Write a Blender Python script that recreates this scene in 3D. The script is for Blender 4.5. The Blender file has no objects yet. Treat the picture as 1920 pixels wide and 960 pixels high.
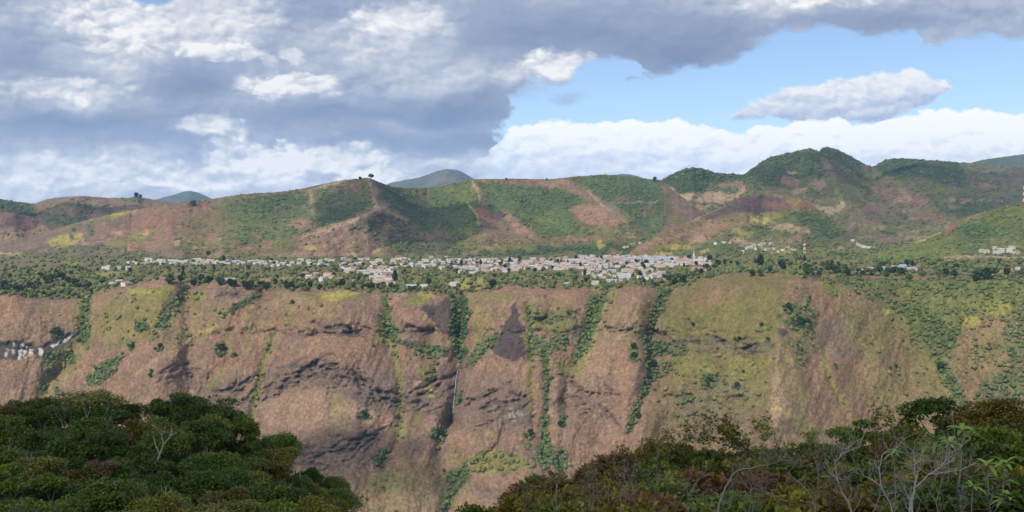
import bpy, bmesh, math, random
import numpy as np
from mathutils import Vector, Matrix

random.seed(7)
RNG = np.random.default_rng(11)
SC = bpy.context.scene
COL = SC.collection

# ------------------------------------------------------------------ camera
F = 2059.0                       # focal length in pixels of a 1920 px wide frame (50 degree view)
PITCH = math.radians(1.808)      # eye level lies a little above the frame's middle
CP, SP = math.cos(PITCH), math.sin(PITCH)
cam_d = bpy.data.cameras.new('camera')
cam_d.sensor_width = 36.0
cam_d.lens = 36.0 * F / 1920.0
cam_d.clip_start, cam_d.clip_end = 0.5, 60000.0
cam = bpy.data.objects.new('camera', cam_d)
cam.rotation_euler = (math.radians(90) - PITCH, 0, 0)
COL.objects.link(cam)
SC.camera = cam

# ------------------------------------------------------------------ render look
SC.render.engine = 'CYCLES'
SC.view_settings.view_transform = 'Standard'
SC.view_settings.look = 'None'
SC.view_settings.exposure = 0.0
SC.view_settings.gamma = 1.0
SC.cycles.use_denoising = True
SC.cycles.denoiser = 'OPENIMAGEDENOISE'
SC.cycles.denoising_input_passes = 'RGB_ALBEDO_NORMAL'
SC.cycles.denoising_prefilter = 'ACCURATE'
SC.cycles.max_bounces = 4
SC.cycles.diffuse_bounces = 2
SC.cycles.transmission_bounces = 2
SC.cycles.volume_bounces = 0
SC.cycles.transparent_max_bounces = 6
SC.cycles.use_fast_gi = False

# ------------------------------------------------------------------ sun and sky
SUN_EL, SUN_AZ = math.radians(46), math.radians(-146)     # azimuth clockwise from the view direction: behind, to one side
SUN = np.array([math.sin(SUN_AZ) * math.cos(SUN_EL), math.cos(SUN_AZ) * math.cos(SUN_EL), math.sin(SUN_EL)])
sd = bpy.data.lights.new('sun', 'SUN')
sd.energy, sd.angle, sd.color = 4.4, math.radians(0.55), (1.0, 0.945, 0.87)
so = bpy.data.objects.new('sun', sd)
so.rotation_euler = Vector((-SUN[0], -SUN[1], -SUN[2])).to_track_quat('-Z', 'Y').to_euler()
COL.objects.link(so)


def lin(r, g, b):
    """sRGB 0..255 to linear"""
    return tuple(((c / 255.0) / 12.92 if c / 255.0 <= 0.04045 else ((c / 255.0 + 0.055) / 1.055) ** 2.4) for c in (r, g, b))


class N:
    """a socket of a node tree with arithmetic"""
    def __init__(self, nt, s): self.nt, self.s = nt, s
    def m(self, op, b=None, c=None, clamp=False, rev=False):
        n = self.nt.nodes.new('ShaderNodeMath'); n.operation = op; n.use_clamp = clamp
        args = [self, b, c]
        if rev: args = [b, self, c]
        for i, v in enumerate(args):
            if v is None: continue
            if isinstance(v, N): self.nt.links.new(v.s, n.inputs[i])
            else: n.inputs[i].default_value = v
        return N(self.nt, n.outputs[0])
    def __add__(self, o): return self.m('ADD', o)
    def __radd__(self, o): return self.m('ADD', o)
    def __sub__(self, o): return self.m('SUBTRACT', o)
    def __rsub__(self, o): return self.m('SUBTRACT', o, rev=True)
    def __mul__(self, o): return self.m('MULTIPLY', o)
    def __rmul__(self, o): return self.m('MULTIPLY', o)
    def __truediv__(self, o): return self.m('DIVIDE', o)
    def mad(self, a, b): return self.m('MULTIPLY_ADD', a, b)
    def clamp(self): return self.m('ADD', 0.0, clamp=True)
    def smooth(self, lo, hi):
        n = self.nt.nodes.new('ShaderNodeMapRange'); n.interpolation_type = 'SMOOTHSTEP'
        self.nt.links.new(self.s, n.inputs['Value'])
        n.inputs['From Min'].default_value, n.inputs['From Max'].default_value = lo, hi
        return N(self.nt, n.outputs[0])
    def curve(self, pts, x0, x1, y0, y1):
        """a height drawn over x as a Float Curve, both scaled to real values"""
        t = (self - x0) * (1.0 / (x1 - x0))
        n = self.nt.nodes.new('ShaderNodeFloatCurve')
        c = n.mapping.curves[0]
        P = [((x - x0) / (x1 - x0), (y - y0) / (y1 - y0)) for x, y in pts]
        c.points[0].location, c.points[1].location = P[0], P[-1]
        for p in P[1:-1]: c.points.new(*p)
        for p in c.points: p.handle_type = 'AUTO_CLAMPED'
        n.mapping.update()
        self.nt.links.new(t.s, n.inputs['Value'])
        return N(self.nt, n.outputs[0]) * (y1 - y0) + y0


def noise_node(nt, x, y, z, sx, sy, detail, rough, typ='FBM', dist=0.0):
    c = nt.nodes.new('ShaderNodeCombineXYZ')
    nt.links.new((x * sx).s, c.inputs[0]); nt.links.new((y * sy).s, c.inputs[1])
    c.inputs[2].default_value = z
    n = nt.nodes.new('ShaderNodeTexNoise')
    n.noise_dimensions = '3D'; n.noise_type = typ
    nt.links.new(c.outputs[0], n.inputs['Vector'])
    n.inputs['Scale'].default_value = 1.0
    n.inputs['Detail'].default_value = detail
    n.inputs['Roughness'].default_value = rough
    n.inputs['Distortion'].default_value = dist
    return N(nt, n.outputs[0])


def puff_node(nt, x, y, sx, sy, detail=2.0, rough=.55, seed=0.0):
    c = nt.nodes.new('ShaderNodeCombineXYZ')
    nt.links.new((x * sx).s, c.inputs[0]); nt.links.new((y * sy).s, c.inputs[1]); c.inputs[2].default_value = seed
    n = nt.nodes.new('ShaderNodeTexVoronoi'); n.voronoi_dimensions = '2D'; n.feature = 'SMOOTH_F1'; n.normalize = True
    nt.links.new(c.outputs[0], n.inputs['Vector'])
    n.inputs['Scale'].default_value = 1.0; n.inputs['Detail'].default_value = detail; n.inputs['Roughness'].default_value = rough
    n.inputs['Lacunarity'].default_value = 2.1; n.inputs['Smoothness'].default_value = .35
    return 1.0 - N(nt, n.outputs['Distance']) * 1.6


def mix_rgb(nt, fac, a, b):
    n = nt.nodes.new('ShaderNodeMix'); n.data_type = 'RGBA'
    if isinstance(fac, N): nt.links.new(fac.s, n.inputs[0])
    else: n.inputs[0].default_value = fac
    for i, v in ((6, a), (7, b)):
        if isinstance(v, (tuple, list)): n.inputs[i].default_value = (*v[:3], 1)
        else: nt.links.new(v, n.inputs[i])
    return n.outputs[2]


def ramp(nt, fac, stops):
    n = nt.nodes.new('ShaderNodeValToRGB')
    e = n.color_ramp.elements
    while len(e) < len(stops): e.new(0.5)
    for i, (p, c) in enumerate(stops):
        e[i].position = p; e[i].color = (*c, 1)
    nt.links.new(fac.s, n.inputs[0])
    return n.outputs[0]


def build_world():
    w = bpy.data.worlds.new('World'); SC.world = w; w.use_nodes = True
    nt = w.node_tree; nt.nodes.clear()
    out = nt.nodes.new('ShaderNodeOutputWorld')
    sky = nt.nodes.new('ShaderNodeTexSky'); sky.sky_type = 'NISHITA'; sky.sun_disc = False
    sky.sun_elevation, sky.sun_rotation = SUN_EL, SUN_AZ
    sky.air_density, sky.dust_density, sky.ozone_density, sky.altitude = 0.8, 0.25, 1.2, 1200
    tc = nt.nodes.new('ShaderNodeTexCoord')
    sep = nt.nodes.new('ShaderNodeSeparateXYZ'); nt.links.new(tc.outputs['Generated'], sep.inputs[0])
    dx, dy, dz = (N(nt, sep.outputs[i]) for i in range(3))
    yy = dy.m('ABSOLUTE').m('MAXIMUM', 0.12)
    # X, Y: bearing and height of a direction, in units of 1/2059 rad, Y counted down from 415 at the horizon
    X = (dx / yy) * F + 960.0
    Y = 415.0 - (dz / yy) * F
    X = X.m('MINIMUM', 9000.0).m('MAXIMUM', -9000.0)
    Y = Y.m('MAXIMUM', -9000.0)
    w1 = noise_node(nt, X, Y, 3.1, 1 / 150, 1 / 85, 6, 0.56)
    w2 = noise_node(nt, X, Y, 9.7, 1 / 150, 1 / 85, 6, 0.56)
    f1 = noise_node(nt, X, Y, 5.3, 1 / 42, 1 / 26, 6, 0.6)
    Xw = X + (w1 - 0.5) * 130.0 + (f1 - 0.5) * 24.0
    Yw = Y + (w2 - 0.5) * 75.0 + (f1 - 0.5) * 22.0
    big = noise_node(nt, Xw, Yw, 1.3, 1 / 230, 1 / 95, 7, 0.55)
    big2 = noise_node(nt, Xw + 16.0, Yw + 15.0, 1.3, 1 / 230, 1 / 95, 7, 0.55)
    Xp, Yp = X + (w1 - 0.5) * 60.0 + (f1 - 0.5) * 26.0, Y + (w2 - 0.5) * 40.0 + (f1 - 0.5) * 18.0
    pf = puff_node(nt, Xp, Yp, 1 / 62, 1 / 36)
    pf2 = puff_node(nt, Xp + 7.0, Yp + 8.0, 1 / 62, 1 / 36)
    relief = (big - big2) * 0.7 + (pf - pf2) * 0.42
    # high cloud deck: everything above a wandering lower edge
    e1 = [(-400, 480), (900, 480), (930, 300), (950, 238), (962, 205), (975, 172), (1000, 150), (1060, 155), (1100, 132), (1118, 108), (1180, 112), (1215, 142), (1260, 136),
          (1300, 122), (1350, 120), (1400, 92), (1440, 78), (1475, 58), (1530, 55), (1570, 50), (1610, 62), (1660, 66), (1720, 55), (1745, 62), (1765, 82),
          (1800, 66), (1860, 62), (1920, 70), (2300, 60)]
    edge = (X + (w1 - 0.5) * 120.0 + (f1 - 0.5) * 90.0 + (pf - 0.36) * 60.0).curve(e1, -400, 2300, 0, 500)
    d_deck = edge - Y + (w2 - 0.5) * 62.0 + (f1 - 0.5) * 40.0 + (pf - 0.35) * 26.0
    fray = X.smooth(870, 930) * (1.0 - X.smooth(985, 1050))
    a_deck = d_deck.smooth(-9.0, 13.0) * (1.0 - fray) + (d_deck + (f1 - 0.5) * 50.0).smooth(-38.0, 34.0) * fray
    # a hole of clear air at the deck's top
    hole = (((X - 292.0) / 46.0).m('POWER', 2.0) + ((Y + 6.0) / 17.0).m('POWER', 2.0)).m('SQRT') + (f1 - 0.5) * 1.4
    a_deck = a_deck * hole.smooth(0.75, 1.25)
    up = Y.smooth(-1500.0, -250.0)
    a_deck = a_deck * (up * 0.45 + 0.55)
    # low bank of cumulus along the horizon
    e2 = [(-400, 420), (780, 350), (860, 322), (905, 296), (940, 262), (975, 240), (1010, 233), (1100, 232), (1200, 230), (1262, 227), (1340, 243), (1385, 248), (1430, 240), (1500, 235),
          (1560, 227), (1600, 235), (1650, 230), (1700, 217), (1760, 208), (1800, 204), (1850, 212), (1920, 216), (2300, 200)]
    top = (X + (f1 - 0.5) * 40.0).curve(e2, -400, 2300, 150, 450)
    d_bank = Y - top + (f1 - 0.5) * 20.0 + (w1 - 0.5) * 16.0 + (pf - 0.4) * 22.0
    a_bank = d_bank.smooth(-2.5, 4.0) * (X + (w2 - 0.5) * 130.0 + (f1 - 0.5) * 90.0).smooth(815, 985)
    # lens shaped cloud above the bank
    t3 = X.curve([(1360, 225), (1380, 212), (1410, 196), (1480, 168), (1530, 162), (1590, 150), (1640, 145), (1700, 139), (1745, 147), (1775, 160), (1790, 175)], 1360, 1790, 100, 260)
    b3 = X.curve([(1360, 222), (1400, 219), (1450, 224), (1560, 226), (1640, 231), (1690, 212), (1740, 190), (1775, 166), (1790, 160)], 1360, 1790, 100, 260)
    d_lens = (Y - t3).m('MINIMUM', b3 - Y) + (f1 - 0.5) * 30.0 + (w1 - 0.5) * 12.0 + (pf - 0.36) * 20.0
    a_lens = d_lens.smooth(-4.0, 7.0) * X.smooth(1362, 1385) * (1.0 - X.smooth(1768, 1790))
    # wisp beside the deck
    wis = 1.0 - (((X - 1062.0) / 46.0).m('POWER', 2.0) + ((Y - 186.0) / 20.0).m('POWER', 2.0)).m('SQRT') + (f1 - 0.5) * 2.6
    a_wisp = wis.smooth(0.0, 1.1) * 0.85
    # how bright: each lit head and shaded underside of the deck
    blobs = [(350, 45, 150, 46, .52), (245, 70, 90, 40, .25), (120, 178, 95, 15, .5), (150, 195, 60, 12, .3), (545, 168, 62, 17, .85), (480, 158, 34, 14, .5), (425, 103, 66, 11, .6), (505, 118, 14, 8, .5), (550, 118, 16, 8, .5),
             (405, 247, 52, 15, .7), (570, 305, 105, 24, .62), (470, 292, 80, 18, .5), (125, 312, 105, 16, .42), (300, 300, 90, 14, .3), (235, 140, 30, 12, .3),
             (760, 42, 75, 20, .5), (700, 90, 90, 40, .3), (1045, 127, 55, 17, .9), (940, 152, 110, 14, .42), (840, 160, 80, 24, .25), (690, 335, 60, 14, .5), (800, 300, 120, 10, .35), (380, 345, 200, 10, .35),
             (60, 345, 120, 18, .1), (1560, 4, 70, 14, .6), (1400, 14, 80, 16, .4), (760, 235, 120, 8, .15), (980, 207, 22, 8, .6),
             (120, 335, 260, 34, .2), (500, 340, 260, 30, .22), (100, 40, 140, 50, .12), (50, 110, 60, 34, -.3), (370, 158, 62, 22, -.42), (170, 238, 120, 18, -.42), (30, 225, 60, 25, -.25), (610, 222, 190, 18, -.42), (880, 205, 70, 34, -.45), (760, 200, 80, 20, -.25),
             (880, 268, 110, 18, -.42), (700, 262, 120, 14, -.2), (960, 62, 150, 44, -.32), (1240, 112, 90, 30, -.34), (1130, 60, 120, 40, -.3), (1320, 70, 90, 40, -.22), (570, 22, 60, 20, -.25),
             (1680, 50, 60, 16, -.22), (1560, 45, 80, 14, -.2), (330, 268, 70, 18, -.2), (40, 290, 90, 16, -.15)]
    tot = None
    rag = (pf - 0.36) * 1.0 + (f1 - 0.5) * 1.7
    for cx, cy, rx, ry, amp in blobs:
        u = (Xw - (cx + 0.0)) * (1.0 / (rx * 1.15)); v = (Yw - cy) * (1.0 / (ry * 1.25))
        r2 = u * u + v * v
        if amp >= .5:      # a lit head: ragged bright top, fading downwards
            e = (1.05 - r2 * 0.62 + rag + v * -0.22).smooth(-0.1, 1.15) * (amp * 0.86)
        else:
            e = (r2 * -1.0 + rag * 0.5).m('EXPONENT') * amp
        tot = e if tot is None else tot + e
    b_deck = tot * 0.74 + 0.41 + relief * (tot * 1.1 + 0.55).m('MINIMUM', 1.1).m('MAXIMUM', 0.3) + (big - 0.5) * 0.5 + (f1 - 0.5) * 0.16 + (pf - 0.36) * 0.12
    far_dir = (X - 960.0).m('ABSOLUTE').smooth(1400, 2600)
    b_deck = b_deck - far_dir * 0.16
    b_deck = b_deck - (1.0 - d_deck.smooth(0.0, 70.0)) * 0.05
    c_deck = ramp(nt, b_deck.clamp(), [(0.0, lin(126, 142, 174)), (0.3, lin(157, 168, 194)), (0.55, lin(190, 197, 212)), (0.8, lin(229, 230, 235)), (1.0, lin(255, 253, 249))])
    b_bank = 1.04 - d_bank.smooth(14.0, 95.0) * 0.36 + relief * 1.5 + (f1 - 0.5) * 0.22 + X.smooth(1520, 1800) * 0.16 - (1.0 - X.smooth(880, 1010)) * 0.3
    c_bank = ramp(nt, b_bank.clamp(), [(0.0, lin(150, 172, 214)), (0.45, lin(196, 208, 231)), (0.75, lin(230, 234, 243)), (0.95, lin(252, 252, 251))])
    q = (Y - t3) / (b3 - t3).m('MAXIMUM', 8.0)
    b_lens = 0.9 - q.smooth(0.15, 1.05) * 0.5 + relief * 1.8 + (f1 - 0.5) * 0.35
    c_lens = ramp(nt, b_lens.clamp(), [(0.0, lin(150, 170, 212)), (0.4, lin(186, 198, 224)), (0.7, lin(218, 224, 237)), (1.0, lin(248, 248, 248))])
    c_wisp = lin(182, 198, 230)

    def bg(col, strength):
        n = nt.nodes.new('ShaderNodeBackground')
        if isinstance(col, tuple): n.inputs[0].default_value = (*col, 1)
        else: nt.links.new(col, n.inputs[0])
        if isinstance(strength, N): nt.links.new(strength.s, n.inputs[1])
        else: n.inputs[1].default_value = strength
        return n.outputs[0]

    def mixs(fac, a, b):
        n = nt.nodes.new('ShaderNodeMixShader')
        nt.links.new(fac.s, n.inputs[0]); nt.links.new(a, n.inputs[1]); nt.links.new(b, n.inputs[2])
        return n.outputs[0]
    s = bg(sky.outputs[0], SKY_STRENGTH)
    s = mixs(a_lens.clamp(), s, bg(c_lens, 1.1))
    s = mixs(a_wisp.clamp(), s, bg(c_wisp, 0.92))
    s = mixs(a_deck.clamp(), s, bg(c_deck, Y.smooth(150.0, 400.0) * 0.22 + 1.06))
    s = mixs(a_bank.clamp(), s, bg(c_bank, 1.28))
    nt.links.new(s, out.inputs['Surface'])


SKY_STRENGTH = 0.15
build_world()
SC.world.cycles.sampling_method = 'NONE'

# ------------------------------------------------------------------ helpers: tagging, noise, bearings
def tag(o, label=None, cat=None, group=None, kind=None):
    if label: o['label'] = label
    if cat: o['category'] = cat
    if group: o['group'] = group
    if kind: o['kind'] = kind
    return o


def hash2(ix, iy, seed):
    h = (ix.astype(np.int64) * 374761393 + iy.astype(np.int64) * 668265263 + seed * 144665) & 0xFFFFFFFF
    h = ((h ^ (h >> 13)) * 1274126177) & 0xFFFFFFFF
    h = ((h ^ (h >> 16)) * 2246822519) & 0xFFFFFFFF
    return ((h ^ (h >> 15)) & 0xFFFFFF) / float(0xFFFFFF)


def vnoise(x, y, seed=0):
    """gradient noise, about 0..1"""
    c, s_ = math.cos(.5 + seed), math.sin(.5 + seed)
    x, y = x * c - y * s_, x * s_ + y * c
    x0, y0 = np.floor(x), np.floor(y)
    fx, fy = x - x0, y - y0
    ux = fx * fx * fx * (fx * (fx * 6 - 15) + 10); uy = fy * fy * fy * (fy * (fy * 6 - 15) + 10)

    def g(i, j):
        a = hash2(x0 + i, y0 + j, seed) * 6.2831853
        return np.cos(a) * (fx - i) + np.sin(a) * (fy - j)
    a, b, c, d = g(0, 0), g(1, 0), g(0, 1), g(1, 1)
    return np.clip(((a + (b - a) * ux) * (1 - uy) + (c + (d - c) * ux) * uy) * .85 + .5, 0, 1)


def fbm(x, y, octv=4, seed=0, rough=0.5):
    """0..1, mean 0.5"""
    s, a, t = 0.0, 1.0, 0.0
    for i in range(octv):
        ang = 0.6 * i
        xr, yr = x * math.cos(ang) - y * math.sin(ang), x * math.sin(ang) + y * math.cos(ang)
        s = s + a * vnoise(xr + 17.3 * i, yr - 9.1 * i, seed + i); t += a
        a *= rough; x = x * 2.03; y = y * 2.03
    return s / t


def ridged(x, y, octv=4, seed=0):
    s, a, t = 0.0, 1.0, 0.0
    for i in range(octv):
        s = s + a * (1 - np.abs(2 * vnoise(x + 7.7 * i, y + 3.3 * i, seed + i) - 1)); t += a
        a *= 0.5; x = x * 2.1; y = y * 2.1
    return s / t


def sstep(lo, hi, v):
    t = np.clip((v - lo) / (hi - lo), 0, 1)
    return t * t * (3 - 2 * t)


def at(px, py, Y):
    """the point at ground distance Y seen along a bearing (px) and height angle (py)"""
    v, s = (480.0 - py) / F, (px - 960.0) / F
    t = Y / (CP + v * SP)
    return np.stack([s * t, Y + 0 * t, (-SP + v * CP) * t], -1)


def bearing(P):
    t = P[..., 1] * CP - P[..., 2] * SP
    v = (P[..., 1] * SP + P[..., 2] * CP) / t
    return 960.0 + F * P[..., 0] / t, 480.0 - F * v


def tab(pts):
    a = np.array(pts, float)
    return lambda x: np.interp(x, a[:, 0], a[:, 1])


def seg_dist(px, py, pts):
    d = np.full(px.shape, 1e9)
    for (x0, y0), (x1, y1) in zip(pts[:-1], pts[1:]):
        ux, uy = x1 - x0, y1 - y0
        L = ux * ux + uy * uy + 1e-9
        t = np.clip(((px - x0) * ux + (py - y0) * uy) / L, 0, 1)
        d = np.minimum(d, np.hypot(px - x0 - t * ux, py - y0 - t * uy))
    return d


def in_poly(px, py, pts):
    ins = np.zeros(px.shape, bool)
    n = len(pts)
    for i in range(n):
        x0, y0 = pts[i]; x1, y1 = pts[(i + 1) % n]
        if y0 == y1: continue
        c = ((y0 > py) != (y1 > py)) & (px < (x1 - x0) * (py - y0) / (y1 - y0) + x0)
        ins ^= c
    return ins


def sdist(px, py, kind, g):
    """signed distance, positive inside"""
    if kind == 'p':
        d = seg_dist(px, py, list(g) + [g[0]])
        return np.where(in_poly(px, py, g), d, -d)
    if kind == 'l':
        return g[0] - seg_dist(px, py, g[1])
    cx, cy, rx, ry = g
    r = np.hypot((px - cx) / rx, (py - cy) / ry)
    return (1 - r) * min(rx, ry)


# land cover colours (reflectance)
C = dict(
    brown=(.265, .153, .096), brown2=(.20, .127, .094), tan=(.36, .25, .155), yellow=(.36, .31, .07), lime=(.18, .185, .045),
    green=(.08, .115, .042), dgreen=(.042, .068, .029), olive=(.14, .122, .042), rock=(.135, .108, .092), drock=(.058, .052, .052),
    burnt=(.072, .054, .052), orange=(.52, .29, .16), white=(.54, .49, .42), red=(.27, .12, .075), grey=(.15, .135, .115), purple=(.105, .062, .062))

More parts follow.
